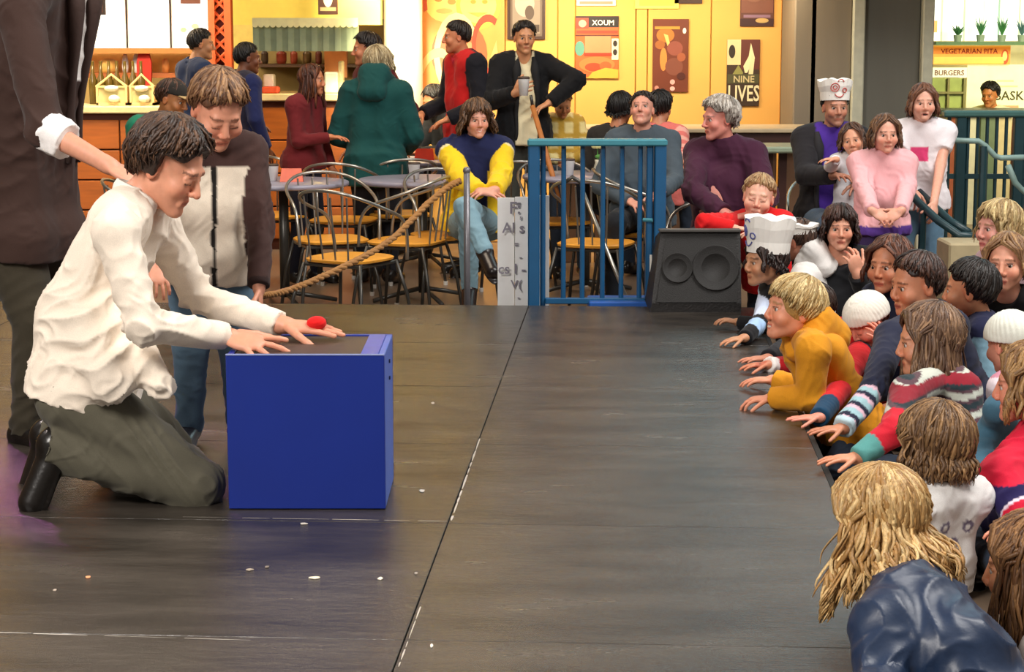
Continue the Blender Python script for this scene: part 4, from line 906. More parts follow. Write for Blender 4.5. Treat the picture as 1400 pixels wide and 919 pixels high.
# ---------------------------------------------------------------- stage monitor
p0 = PZ(889, 427); p1 = PZ(1016, 441); Ym = p0[1]
sp_ = empty('stage_monitor', ((p0[0]+p1[0])/2, Ym+.15, 0), 'black wedge stage monitor speaker under the arms of the child in red', 'speaker')
W0, W1 = p0[0], p1[0]+.03; zt = zpx(314, Ym+.12); gm = mat('speaker_grille', '#100d0b', .6, var=.2, scale=300, bump=.3); cs = mat('speaker_case', '#141110', .5, bump=.3, scale=90)
prof = [(0, .0), (0, .045), (.10, zt), (.36, zt-.06), (.40, 0)]
def slab(b, x0, x1, pr, sk=0): n = len(pr); b.add([(x0+sk*z, Ym+y, z) for y, z in pr]+[(x1, Ym+y, z) for y, z in pr], [tuple(range(n))[::-1], tuple(range(n, 2*n))]+[(i, (i+1) % n, (i+1) % n+n, i+n) for i in range(n)]); return b
part(slab(MB(), W0, W1, prof, .14), 'cabinet', cs, sp_)
part(MB().add([(W0+.03, Ym-.006, .05), (W1-.02, Ym-.006, .05), (W1-.02, Ym+.092, zt-.02), (W0+.03+.05, Ym+.092, zt-.02), (W0+.03, Ym+.004, .05), (W1-.02, Ym+.004, .05), (W1-.02, Ym+.10, zt-.02), (W0+.08, Ym+.10, zt-.02)], [(0, 1, 2, 3), (4, 7, 6, 5), (0, 4, 5, 1), (1, 5, 6, 2), (2, 6, 7, 3), (3, 7, 4, 0)]), 'grille', gm, sp_)
for fx, rr in ((.30, .075), (.72, .115)):
    cx = W0+(W1-W0)*fx; Rm = Rx(math.degrees(math.atan2(zt-.045, .10)))
    part(MB().lathe((cx, Ym+.046-.012, .05+zt*.42), [(rr, 0), (rr, .0025), (rr*.95, .003), (rr*.92, .001), (rr*.3, -.001)], 26, Rm@np.diag([1, 1, 1])), 'cone_ring', gm, sp_, True)
part(MB().bb(W0+.045, W1, Ym+.07, Ym+.13, zt-.008, zt+.006, .003), 'top_edge', mat('edge_grey', '#4a4744', .4), sp_)
# ---------------------------------------------------------------- gate, sign board, stanchion
gb = mat('gate_blue', '#16527c', .42, var=.12, scale=8); gt = mat('gate_teal', '#3f8492', .4, var=.1)
def gate():
    Yg = 9.98; r = empty('gate', (wx(815, Yg), Yg, FLZ), 'blue steel gate panel with thin bars beside the stage monitor', 'gate'); zt = zpx(190, Yg)
    def post(px0, px1, Y=Yg): x0, x1 = wx(px0, Y), wx(px1, Y); part(MB().bb(x0, x1, Y-.03, Y+.05, FLZ, zt-.03, .006), 'post', gb, r)
    post(722, 738); post(739, 746, Yg+.06); post(884, 893, Yg+.02); post(895, 911)
    part(MB().bb(wx(721, Yg), wx(912, Yg), Yg-.04, Yg+.07, zt-.035, zt, .008), 'top_rail', gt, r); part(MB().bb(wx(746, Yg), wx(884, Yg), Yg, Yg+.04, zpx(416, Yg), zpx(408, Yg), .004), 'bottom_rail', gb, r)
    for px in (771, 797, 825, 851, 876): part(MB().tube([(wx(px, Yg), Yg+.02, zpx(411, Yg)), (wx(px, Yg), Yg+.02, zt-.03)], .0125, 8), 'bar', gb, r)
    part(MB().bb(wx(806, Yg), wx(894, Yg), Yg-.06, Yg+.2, FLZ, zpx(413, Yg-.06), .006), 'base_plate', mat('plate_blue', '#1c56a8', .5), r)
    part(MB().tube([(wx(880, Yg)-.0, Yg-.03, zpx(300, Yg)), (wx(892, Yg), Yg-.05, zpx(300, Yg))], .010, 8), 'hinge', gt, r)
    part(MB().bb(wx(889, Yg), wx(892, Yg), Yg-.05, Yg-.04, zpx(370, Yg), zpx(347, Yg)), 'latch_plate', mat('latch_white', '#e8e4da', .5), r)
gate()
sb = empty('sign_board', (wx(715, 10.1), 10.1, FLZ), 'tall white hand-lettered board standing behind the gate post', 'sign')
xa, xb = wx(680, 10.1), wx(752, 10.1); zt = zpx(271, 10.1); b = MB(); n_ = 9
for k in range(3):       # the board is a bent sheet in three strips
    u0, u1 = xa+(xb-xa)*k/3, xa+(xb-xa)*(k+1)/3; part(MB().bb(u0, u1-.002, 10.13-.02*(k == 1), 10.14-.02*(k == 1), FLZ, zt+.006*k, .002), 'board_strip', mat('board_white', '#fbf9f6', .7, var=.04), sb)
for t, px, py, h in (('F:', 704, 292, .10), ('=', 709, 283, .05), ('Al s', 702, 318, .085), ('=', 706, 338, .05), ('-', 712, 355, .05), ('cs I -', 700, 374, .085), ('V(', 706, 394, .07), ('-', 709, 410, .05), ('s', 712, 300, .04)):
    q = P(px, py, 10.10); text(t, sb, (q[0]-sb.location[0], 10.095-sb.location[1], q[2]-sb.location[2]), h*.62, '#8a8490')
st = empty('stanchion', (wx(638, 9.95), 9.95, FLZ), 'slim grey stanchion post holding up the rope', 'post')
zt = zpx(236, 9.95); sx = wx(638, 9.95); gm_ = mat('stanchion_grey', '#77757a', .35, metal=.4)
part(MB().tube([(sx, 9.95, FLZ+.02), (sx, 9.95, zt)], .016, 12), 'pole', gm_, st, True); part(MB().lathe((sx, 9.95, FLZ), [(.15, 0), (.15, .012), (.03, .03), (.018, .05)], 24), 'base', gm_, st, True); part(MB().sphere((sx, 9.95, zt+.01), .02), 'finial', gm_, st, True)
rp = [(632, 246, 9.93), (612, 254, 9.8), (585, 277, 9.5), (562, 302, 9.2), (538, 328, 8.8), (512, 344, 8.4), (480, 360, 7.9), (445, 377, 7.4), (410, 392, 6.9), (385, 401, 6.55), (366, 404, 6.3), (352, 404, 6.22)]
pr = np.array([P(*q) for q in rp]); tt = np.linspace(0, len(pr)-1, 60); pts = np.stack([np.interp(tt, range(len(pr)), np.convolve(np.pad(pr[:, i], 1, 'edge'), [.2, .6, .2], 'valid')) for i in range(3)], 1)
b = MB(); rr = np.interp(tt, [0, len(pr)-1], [.017, .010])
for k in range(3):
    ph = k*2*math.pi/3+tt*9; tg = np.gradient(pts, axis=0); tg /= np.linalg.norm(tg, axis=1)[:, None]; n1 = np.cross(tg, A(0, 0, 1)); n1 /= np.linalg.norm(n1, axis=1)[:, None]; n2 = np.cross(tg, n1)
    b.tube(pts+(n1*np.cos(ph)[:, None]+n2*np.sin(ph)[:, None])*rr[:, None]*.55, rr*.62, 7)
rope = b.build('rope', mat('rope_brown', '#9a6a34', .75, var=.2, scale=60, bump=.3), None, True); tag(rope, 'thick brown twisted barrier rope sagging from the grey post to the boy\'s hand', 'rope')
# ---------------------------------------------------------------- cafe furniture
met = mat('chair_metal', '#a8a49c', .28, metal=.85); dmet = mat('chair_dark_metal', '#4a4844', .35, metal=.6); sw = mat('seat_wood', '#e09a34', .4, var=.15, scale=4, stretch=(1, 6, 1))
def make_chair():
    r = empty('cafe_chair', (0, 0, 0)); zs = .46
    b = MB(); n = 20; top = []
    for ring, (rr, z) in enumerate(((.185, zs-.018), (.205, zs-.012), (.208, zs), (.195, zs+.006))):
        top.append([(rr*math.copysign(abs(math.cos(t))**.6, math.cos(t)), rr*math.copysign(abs(math.sin(t))**.6, math.sin(t)), z) for t in np.arange(n)*2*math.pi/n])
    v = np.array(top).reshape(-1, 3); b.add(v, [(i*n+a, i*n+(a+1) % n, (i+1)*n+(a+1) % n, (i+1)*n+a) for i in range(3) for a in range(n)]+[tuple(range(n))[::-1], tuple(range(3*n, 4*n))]); b.build('seat', sw, r)
    # hoop: arms and back in one bent tube, facing -Y
    hp = [(-.235, -.20, zs-.02), (-.245, -.19, .60), (-.25, -.13, .68), (-.255, .0, .72), (-.235, .14, .77), (-.15, .235, .82), (0, .265, .84), (.15, .235, .82), (.235, .14, .77), (.255, 0, .72), (.25, -.13, .68), (.245, -.19, .60), (.235, -.20, zs-.02)]
    hp = np.array(hp); t = np.linspace(0, 12, 44); hq = np.stack([np.interp(t, range(13), hp[:, i]) for i in range(3)], 1)
    for _ in range(3): hq[1:-1] = (hq[:-2]+2*hq[1:-1]+hq[2:])/4
    MB().tube(hq, .0095, 8).build('back_hoop', met, r, True)
    for x in (-.12, -.04, .04, .12): MB().tube([(x*1.0, .19, zs-.01), (x*1.15, (.255-abs(x)*.25), .80)], .0055, 6).build('spindle', met, r)
    for sx_ in (-1, 1):
        for sy in (-1, 1):
            lg_ = MB().tube([(sx_*.18, sy*.17, zs-.02), (sx_*.22, sy*.22, .25), (sx_*.245, sy*.25, .02)], .010, 8).build('leg', dmet, r, True)
            MB().lathe((sx_*.245, sy*.25, 0), [(.014, 0), (.016, .025)], 8).build('glide', mat('glide', '#d8d4cc', .5), lg_)
    MB().tube([(-.18, -.17, zs-.03), (.18, -.17, zs-.03), (.18, .17, zs-.03), (-.18, .17, zs-.03)], .009, 6, closed=True).build('seat_frame', dmet, r)
    return r
def copy_tree(o, parent=None):
    c = o.copy(); C.objects.link(c); c.parent = parent
    for ch in list(o.children): copy_tree(ch, c)
    return c
proto = None
for (px, Y, yaw, lb) in ((478, 10.55, 150, 'wood seated cafe chair nearest the rope, its metal hoop toward the stage'), (452, 11.5, 20, 'wood seated cafe chair just behind the chair nearest the rope'), (612, 11.75, 20, 'wood seated cafe chair under the woman in yellow'),
        (-6, 10.7, 60, 'wood seated cafe chair at the left edge behind the dark-suited man'), (470, 12.7, 170, 'empty cafe chair pulled up to the round table behind the teal parka'), (545, 13.1, 200, 'empty cafe chair on the far side of the round table'), (372, 13.0, 30, 'cafe chair behind the round table by the boy with the rope'),
        (815, 11.3, 160, 'cafe chair seen through the left bars of the blue gate'), (868, 11.9, 90, 'cafe chair under the man in the grey sweater'), (762, 12.6, 10, 'cafe chair seen behind the blue gate post'), (556, 11.4, 250, 'cafe chair turned sideways left of the woman in yellow'), (700, 12.9, 190, 'cafe chair behind the right shoulder of the woman in yellow'),
        (985, 10.75, -60, 'cafe chair under the grey-haired woman in plum'), (1137, 11.4, -10, 'cafe chair under the man in the paper hat and purple jacket'), (205, 11.1, 90, 'cafe chair under the person in the tan-brimmed cap')):
    o = make_chair() if proto is None else copy_tree(proto); proto = proto or o
    q = P(px, 300, Y); o.location = (q[0], Y, FLZ); o.rotation_euler = (0, 0, math.radians(yaw)); tag(o, lb, 'chair', 'wood and metal cafe chairs')
tproto = None
def make_table():
    r = empty('cafe_table', (0, 0, 0)); MB().lathe((0, 0, 0), [(.385, .728), (.40, .735), (.40, .752), (.392, .758)], 36).build('table_top', mat('table_lilac', '#8f8c9c', .3, var=.06), r, True)
    MB().tube([(0, 0, .05), (0, 0, .72)], .03, 12).build('column_leg', dmet, r, True)
    for k in range(4): a = k*math.pi/2+.4; MB().tube([(0, 0, .08), (.16*math.cos(a), .16*math.sin(a), .05), (.33*math.cos(a), .33*math.sin(a), .014)], .014, 7).build('foot', dmet, r, True)
    return r
for (px, Y, lb) in ((388, 12.0, 'round grey lilac cafe table behind the boy with the rope'), (578, 12.2, 'round grey cafe table left of the woman in yellow'), (800, 12.55, 'round grey cafe table behind the blue gate'), (585, 14.05, 'round cafe table near the bright column with red and yellow things on it')):
    o = make_table() if tproto is None else copy_tree(tproto); tproto = tproto or o
    q = P(px, 300, Y); o.location = (q[0], Y, FLZ); tag(o, lb, 'table', 'round cafe tables')
def tpos(px, Y): return A(wx(px, Y), Y, FLZ+.759)
q = tpos(817, 12.45); t = empty('flower_vase', q, 'small vase with one cream flower on the table behind the gate', 'vase')
part(MB().lathe(q, [(.02, 0), (.03, .03), (.015, .08), (.018, .10)], 14), 'vase_body', mat('vase_grey', '#b8b4a0', .3), t, True); part(MB().tube([q+A(0, 0, .09), q+A(0, 0, .17)], .004, 6), 'stem', mat('stem_green', '#4f8a3c', .6), t)
b = MB()
for k in range(7): a = k*.9; b.sphere(q+A(.022*math.cos(a), .022*math.sin(a), .185), (.02, .02, .016), 8, 6)
part(b.sphere(q+A(0, 0, .195), .02, 8, 6), 'blossom', mat('flower_cream', '#f2e49a', .6), t, True); part(MB().sphere(q+A(.012, -.01, .12), (.03, .008, .014), 8, 6), 'leaf_blade', mat('stem_green', '#4f8a3c', .6), t, True)
for px, Y, dz, c, nm, lb in ((398, 11.95, 0, '#e0603a', 'snack_packet', 'red snack packet on the table by the boy'), (372, 12.0, 0, '#f4f0e8', 'paper_cup', 'white paper cup on the table by the boy'), (580, 13.95, 0, '#e8442c', 'snack_packet', 'red snack packet on the table by the bright column'), (600, 14.0, 0, '#f0b840', 'snack_packet', 'yellow snack packet on the table by the bright column'), (778, 12.5, 0, '#f4f4ec', 'paper_cup', 'white paper cup on the table seen through the gate'), (566, 12.15, 0, '#e8e4dc', 'paper_cup', 'white paper cup on the table left of the woman in yellow')):
    q = tpos(px, Y); t = empty(nm, q, lb, nm.split('_')[1])
    if 'cup' in nm: part(MB().lathe(q, [(.028, 0), (.036, .09), (.038, .092)], 16), 'cup_wall', mat('cup'+c[1:], c, .6), t, True); part(MB().lathe(q+A(0, 0, .092), [(.039, 0), (.039, .008), (.034, .012)], 16), 'lid', mat('lid', '#4a3a30', .5), t, True)
    else: part(MB().add([q+A(-.07, -.02, 0), q+A(.07, -.02, 0), q+A(.07, .03, 0), q+A(-.07, .03, 0), q+A(-.06, .0, .08), q+A(.06, .0, .08)], [(3, 2, 1, 0), (0, 1, 5, 4), (2, 3, 4, 5), (1, 2, 5), (3, 0, 4)]), 'wrapper', mat('pk'+c[1:], c, .4), t)
# folded orange umbrella beside the man with the cup, leaning crutch-like cane behind the gate
a_, c_ = P(728, 145, 12.6), P(741, 190, 12.5); c2 = c_+(c_-a_)*1.9; c2[2] = max(c2[2], FLZ); t = empty('closed_umbrella', (c2[0], c2[1], FLZ), 'closed orange umbrella leaning behind the left end of the blue gate', 'umbrella')
part(MB().tube([c2, c2*.7+a_*.3, a_], [.008, .018, .017], 10), 'folded_canopy', mat('umbrella_orange', '#a8662c', .6, var=.2, scale=20), t, True); part(MB().tube([a_, a_+A(-.01, 0, .07)], .010, 8), 'handle', dmet, t, True)
a_, c_ = P(797, 262, 10.9), P(842, 372, 10.75); t = empty('walking_cane', (c_[0], c_[1], FLZ), 'shiny metal walking cane slanting behind the gate bars', 'cane'); d = (c_-a_); c3 = c_+d*((FLZ+.012-c_[2])/d[2])
part(MB().tube([a_, c3], .011, 10), 'shaft', met, t, True); part(MB().tube([a_, a_+A(-.01, 0, .05), a_+A(-.06, 0, .08), a_+A(-.10, 0, .05)], .012, 8), 'grip', dmet, t, True); part(MB().lathe(c3-A(0, 0, .011), [(.018, 0), (.016, .03)], 10), 'rubber_tip', dmet, t)
# ---------------------------------------------------------------- railing on the right
rm = mat('rail_teal', '#17363c', .38, var=.15); rt = mat('rail_top_teal', '#3d625e', .35)
YR = 11.9; rl = empty('railing', (wx(1360, YR), YR, FLZ), 'long dark teal balustrade with many bars in front of the lit shop', 'railing')
zt = zpx(151, YR)
part(MB().bb(wx(1288, YR), wx(1470, YR), YR-.04, YR+.04, zt-.04, zt, .01), 'top_rail', rt, rl)
for px in (1313, 1392, 1462): part(MB().bb(wx(px, YR)-.03, wx(px, YR)+.03, YR-.03, YR+.03, FLZ, zt-.04, .006), 'post', rm, rl)
for px in range(1297, 1462, 13):
    if min(abs(px-p) for p in (1313, 1392, 1462)) > 7: part(MB().tube([(wx(px, YR), YR, zpx(338, YR)), (wx(px, YR), YR, zt-.04)], .011, 6), 'bar', rm, rl)
for py in (240, 338): part(MB().bb(wx(1292, YR), wx(1470, YR), YR-.015, YR+.015, zpx(py, YR)-.02, zpx(py, YR)+.01), 'cross_rail', rm, rl)
hr = empty('handrail', (*P(1300, 330, 11.2)[:2], FLZ), 'pale edged stair handrail stepping down in front of the balustrade', 'handrail')
hpx = [(1270, 193, 11.3), (1300, 192, 11.2), (1338, 193, 11.2), (1348, 200, 11.2), (1360, 213, 11.2), (1368, 216, 11.2), (1450, 214, 11.2)]
part(MB().tube([P(*q) for q in hpx], .016, 10), 'upper_tube', mat('rail_pale', '#7f9a94', .35), hr, True)
part(MB().tube([P(1378, 226, 11.3), P(1388, 250, 11.3), P(1400, 262, 11.3), P(1450, 262, 11.3)], .018, 10), 'side_tube', mat('rail_pale', '#7f9a94', .35), hr, True)
for q in ((1345, 200), (1440, 216)): a_ = P(q[0], q[1], 11.2); part(MB().tube([a_, (a_[0], a_[1], FLZ)], .022, 8), 'post', rm, hr)
h2 = empty('handrail', (*P(1290, 330, 10.2)[:2], FLZ), 'low dark handrail curving down beside the girl in the white t-shirt', 'handrail')
for k, pp in enumerate(([(1238, 255, 10.5), (1256, 277, 10.4), (1283, 302, 10.3), (1312, 322, 10.2), (1345, 324, 10.2)], [(1256, 262, 10.6), (1280, 285, 10.5), (1300, 303, 10.4), (1325, 318, 10.3)])):
    part(MB().tube([P(*q) for q in pp], .021, 10), 'tube', rm, h2, True)
for q in ((1262, 283, 10.37), (1330, 323, 10.2)): a_ = P(*q); part(MB().tube([a_, (a_[0], a_[1], FLZ)], .02, 8), 'post', rm, h2)
q = P(1330, 345, 9.9); t = empty('plinth_block', (q[0], q[1]+.1, FLZ), 'tan block at the foot of the low dark handrail', 'block'); part(MB().bb(q[0]-.12, q[0]+.16, q[1], q[1]+.3, FLZ, zpx(333, 9.9), .01), 'block_body', mat('tan_block', '#a89a78', .7), t)
# ---------------------------------------------------------------- lit shop at the back right
def shop():
    Y = 18.3; 
    poster('lit_panel', rect(1272, 1345, -60, 56, Y), Y, '#f6fbe6', [('r', .2, 0, .24, 1, '#c8cfa8'), ('r', .62, 0, .66, 1, '#b0c0a0'), ('r', .0, .1, .14, .24, '#e8a860')], 'pale backlit panel at the top of the shop, left', 'panel', emit=.95)
    poster('lit_panel', rect(1346, 1440, -60, 56, Y), Y, '#f4f6ee', [('r', .2, 0, .23, 1, '#90b098'), ('r', .5, 0, .53, 1, '#b0c0a0')], 'pale backlit panel at the top of the shop, right', 'panel', emit=.95)
    poster('shop_sign', rect(1274, 1380, 62, 88, Y), Y-.1, '#f2a43a', [('r', 0, .55, 1, .92, '#e8852a'), ('e', .93, .4, .05, .4, '#c8501c'), ('r', .02, .06, .92, .4, '#f6c050'), ('e', .93, .45, .03, .25, '#f6d070')], 'orange shop sign with dark red lettering', 'sign', texts=[('VEGETARIAN PITA', .47, .58, .26, '#b83a18')], emit=.7)
    poster('menu_sign', rect(1273, 1322, 92, 106, Y), Y-.1, '#f6efc8', [], 'cream menu sign with dark brown lettering over the green glass case', 'sign', texts=[('BURGERS', .5, .25, .5, '#8a4a2c')], emit=.7)
    poster('menu_sign', rect(1324, 1440, 88, 150, Y), Y-.05, '#f4f2b8', [('r', .35, .62, .55, .66, '#c8c890'), ('r', .35, .5, .6, .54, '#c8c890'), ('r', .42, .02, .62, .10, '#d0a068')], 'yellow green menu sign behind the server', 'sign', texts=[('BASK', .50, .22, .2, '#5a5228')], emit=.7)
    x0, x1, z0, z1 = rect(1273, 1322, 107, 150, 17.6); t = empty('display_case', ((x0+x1)/2, 17.7, z0), 'green tinted glass display case in the lit shop', 'display case')
    part(MB().bb(x0, x1, 17.6, 17.95, FLZ, z0-.005), 'case_base', mat('case_bar', '#8a8450', .4), t); part(MB().bb(x0, x1, 17.6, 17.95, z0, z1), 'case_body', mat('green_case', '#a9b86a', .3, var=.3, scale=6), t)
    for u in (.0, .52, .97): part(MB().bb(x0+(x1-x0)*u, x0+(x1-x0)*u+.02, 17.57, 17.6, z0, z1), 'frame_bar', mat('case_bar', '#8a8450', .4), t)
    part(MB().bb(x0, x1, 17.56, 17.6, z0+.14, z0+.16), 'frame_bar', mat('case_bar', '#8a8450', .4), t)
    zs = zpx(57, 18.0); t = empty('shop_shelf', (wx(1350, 18), 18, zs), 'thin green shelf high up in the lit shop', 'shelf'); part(MB().bb(wx(1272, 18), wx(1440, 18), 17.9, 18.25, zs-.03, zs), 'shelf_board', mat('green_shelf', '#4f7a48', .5), t)
    for k, px in enumerate((1306, 1337, 1366, 1393)):
        x = wx(px, 18.0); t = empty('potted_plant', (x, 18.05, zs), ('small dark green plant at the left end', 'tall narrow green plant second from left', 'bushy green plant third from left', 'blue green plant at the right end')[k]+' of the high shop shelf', 'plant'); part(MB().lathe((x, 18.05, zs), [(.03, 0), (.04, .06)], 10), 'pot', mat('pot_grey', '#9ab09a', .6), t); b = MB()
        for q in range(12):
            a = q*2.4; hh = (.10, .18, .20, .17)[k]*(.6+.4*((q*37 % 10)/10)); b.tube([(x, 18.05, zs+.05), (x+.03*math.cos(a), 18.05+.03*math.sin(a), zs+.05+hh*.6), (x+.055*math.cos(a), 18.05+.05*math.sin(a), zs+.05+hh)], [.008, .014, .003], 5, flat=.4)
        part(b, 'foliage', mat('plant_%d' % k, ('#3f7a4a', '#5aa06a', '#4f9a5a', '#5a8a8c')[k], .6), t)
    x0, x1 = wx(1272, 17.0), wx(1450, 17.0); zc = zpx(150, 17.0); t = empty('shop_counter', ((x0+x1)/2, 17.1, FLZ), 'shop counter in the background behind the balustrade', 'counter')
    part(MB().bb(x0, x1, 16.95, 17.4, zc-.04, zc, .005), 'counter_top', mat('sc_top', '#3f4a40', .4), t)
    for k in range(8):
        a_, b_ = x0+(x1-x0)*k/8, x0+(x1-x0)*(k+1)/8; part(MB().bb(a_+.006, b_-.006, 17.0, 17.04, FLZ, zc-.05, .004), 'front_panel', mat('sc_%d' % (k % 4), ('#c8b88a', '#a85a3c', '#d8d4b8', '#6a7a5c')[k % 4], .6), t)
shop()
# ---------------------------------------------------------------- the people
BRN, BLK, BLD = '#3a2418', '#120d0b', '#b08a4c'
LEANP = lambda px, py, z=0.035: PZ(px, py, z)
# 1 kneeling man at the box
def hero_paint(c, u, v, w, ia, at, V): 
    c[(ia == 0) & (abs(u) < .02) & (w > 0)] = lin('#f4e4cc')
bxT = BT
Rw = P(308, 470, 5.68); Lw = P(383, 449, 5.88)
person('young man in a cream shirt kneeling with both hands on the blue box', (231, 229), 5.78, hs=1.04, s=1.02, yaw=82, hy=76, hp=30, hr=0, det=2, floor=0,
       J={'N': P(184, 272, 5.78), 'pelvis': P(118, 528, 5.74), 'waist': P(112, 430, 5.76), 'Sh-1': P(158, 318, 5.57), 'Sh+1': P(214, 306, 5.95),
          'kn-1': P(268, 664, 5.66), 'an-1': P(70, 612, 5.60), 'to-1': P(44, 688, 5.56), 'kn+1': P(255, 650, 5.95), 'an+1': P(60, 600, 5.92), 'to+1': P(40, 678, 5.90),
          'el-1': P(196, 446, 5.50), 'el+1': P(272, 408, 6.02)},
       arms={'R': dict(t=('w', Rw[0], Rw[1], bxT+.036), D=(1, -.34, -.20), N=(-.15, .45, -1), curl=[.08, .12, .18, .22], spread=2.1), 'L': dict(t=('w', Lw[0], Lw[1], bxT+.040), D=(1, -.05, -.10), N=(0, .1, -1), curl=.05, spread=.4)},
       top=dict(col='#f0e2d0', infl=.020, fold=.013, ff=34, name='shirt', hem=.05, neck='open', paint=hero_paint, collar='#f4ece0', cw=.03,
                skirt=[(P(130, 420, 5.72), P(222, 530, 5.58), .11, .040), (P(124, 440, 5.74), P(116, 514, 5.72), .145, .160), (P(120, 450, 5.62), P(150, 520, 5.55), .08, .07)]),
       bottom='#5c584a', legw=1.22, shoes='#171310', bn='trousers', hair=dict(style='short', col='#2a1a12', hi='#6a4a34', n=560, vol=.016, thick=.9, mess=.009, swirl=30), skin='#dc9a7c', eyes='down', mouth='closed', brow='#24150e')
t = empty('juggling_ball', P(432, 457, 5.80), 'small red ball resting on the kneeling man\'s fingers', 'ball')
q = P(433, 456, 5.86); t.location = [float(v) for v in (q[0], q[1], bxT+.030)]
F = Field(A(*t.location)-.06, A(*t.location)+A(.06, .06, .08), .0035); F.ell(A(*t.location)+A(0, 0, .018), A(.030, .030, .022), None, 0); V, Q, Nn = F.mesh()
quads_mesh('ball_skin', V+Nn*(folds(V, 4, 90, 2)*.0015)[:, None], Q, CLOTH, t, np.tile(np.array(lin('#e01818')), (len(V), 1)), t.location)
# 2 standing man in the dark suit, head above the frame
def suit(c, u, v, w, ia, at, V): pass
Wr = P(148, 226, 6.02)
person('standing man in a dark brown suit, rolled white cuff, hand on the kneeling man', (92, -106), 6.55, hs=1.04, s=1.06, yaw=62, hy=80, hp=15, det=1, kind='stand', floor=0, lean=3,
       J={'Sh-1': P(28, 20, 6.30), 'Sh+1': P(98, 8, 6.75), 'el-1': P(62, 178, 6.12), 'pelvis': P(40, 322, 6.62), 'waist': P(44, 190, 6.60), 'kn-1': P(48, 440, 6.50), 'an-1': P(38, 590, 6.50), 'kn+1': P(60, 440, 6.80), 'an+1': P(56, 570, 6.85), 'to-1': P(78, 606, 6.40), 'to+1': P(96, 586, 6.75)},
       arms={'R': dict(t=('w', *Wr), D=(.85, -.3, -.42), N=(-.2, .2, -1), curl=.25), 'L': dict(t=('l', -.12, -.40, -.16))},
       top=dict(col='#3d2a24', infl=.030, fold=.010, ff=26, name='jacket', hem=.06, sleeve='roll', inner='#f2eeea', iw=.035, iv=.3, neck='open', ioff=.07, il=.34), bottom='#3a3428', bn='trousers', shoes='#14100e', legw=1.1,
       hair=dict(style='short', col='#20140f', n=120), skin='#dc9c80')
# his rolled cuff, worn on the sleeve
def rolled(parent_lbl, a, b, r0, col):
    for o in C.objects:
        if o.get('label') == parent_lbl:
            off = A(*o.location); F = Field(np.minimum(a, b)-.12, np.maximum(a, b)+.12, .006)
            F.cone(a, b, r0*1.08, r0, .0, True, True); V, Q, Nn = F.mesh(); V = V+Nn*(folds(V, 8, 45, 3)*.007)[:, None]
            quads_mesh('rolled_cuff', V, Q, CLOTH, o, np.tile(np.array(lin(col)), (len(V), 1)), off)
rolled('standing man in a dark brown suit, rolled white cuff, hand on the kneeling man', P(66, 180, 6.12), P(93, 195, 6.09), .062, '#f4f0ee')
# 3 boy behind the box
def vest(c, u, v, w, ia, at, V):
    m = (ia == 0) & (v < -.10); c[m] = lin('#e6d9c6'); c[(ia == 0) & (v < -.10) & (abs(u) < .010) & (w > 0)] = lin('#1a1614')
person('boy in brown and cream with bowed head, standing behind the box holding the rope', (298, 151), 6.3, hs=.97, s=.78, yaw=14, hy=28, hp=38, det=1, kind='stand', floor=0, lean=8, leanyaw=20,
       arms={'L': dict(t=('p', 354, 392, 6.24), D=(0, -.2, -1), N=(-1, 0, 0), curl=.9, spread=.2), 'R': dict(t=('l', -.25, -.50, .10), curl=.4)},
       top=dict(col='#46302c', infl=.026, fold=.009, name='sweatshirt', hem=.10, paint=vest, neck='high', cuff='#2c1c1a', ca=1.9), bottom='#5a7488', bn='jeans', legw=1.15, shoes='#2a2a30',
       hair=dict(style='short', col='#5a3a26', hi='#b0855c', n=260, vol=.006), skin='#d9987c', eyes='down', brow='#4a2c1c')
# 4 cap
def grn(c, u, v, w, ia, at, V): c[(ia == 0) & (v > -.1)] = lin('#4a3a30')
person('seated person in a green jacket and tan-brimmed dark cap behind the kneeling man', (236, 136), 11.0, hs=1.0, s=.95, yaw=70, hp=18, top=dict(col='#1c7a5c', name='jacket', infl=.04, paint=grn, fold=.012), arms={'L': 'lap', 'R': 'lap'}, J={'Sh-1': P(190, 176, 10.9), 'el-1': P(186, 220, 10.85)}, hair=dict(style='short', col='#4a2c1c', n=60), hats=(brim_cap('#2a2622', '#b89a68'),), skin='#b87848', seat=.22)
# 5 man at the counter
person('man in a navy blue shirt standing at the left end of the counter', (276, 61), 14.3, s=.97, yaw=125, hy=100, kind='stand', top=dict(col='#22304f', name='shirt', infl=.025, fat=1, neck='round'), arms={'R': dict(t=('l', -.26, -.32, .22)), 'L': dict(t=('l', .22, -.36, .25))}, hair=dict(style='short', col='#140e0a', n=90), skin='#b07a52', fat=1.15, bottom='#1c1a20')
# 6
def blu(c, u, v, w, ia, at, V): c[(ia == -1)] = lin('#1c2450')
person('short-haired dark-skinned person in a blue and black jacket below the awning', (339, 80), 14.0, s=.90, yaw=130, hy=110, kind='stand', top=dict(col='#1e1c30', name='jacket', infl=.03, paint=blu), arms={'L': dict(t=('l', .2, -.38, .22))}, hair=dict(style='short', col='#0c0908', n=70), skin='#6a3c24', bottom='#1f2138')
# 7
person('long-haired girl in a maroon sweater holding a dark coat by the kitchen', (427, 110), 13.0, hs=.95, s=.83, yaw=60, hy=75, kind='stand', top=dict(col='#6a1c20', name='sweater', infl=.022), arms={'R': dict(t=('l', -.05, -.30, .26), D=(.8, -.3, 0))}, hair=dict(style='long', col='#3a1c10', hi='#7a4022', len=.22, n=120), skin='#c88058', bottom='#1a1a26')
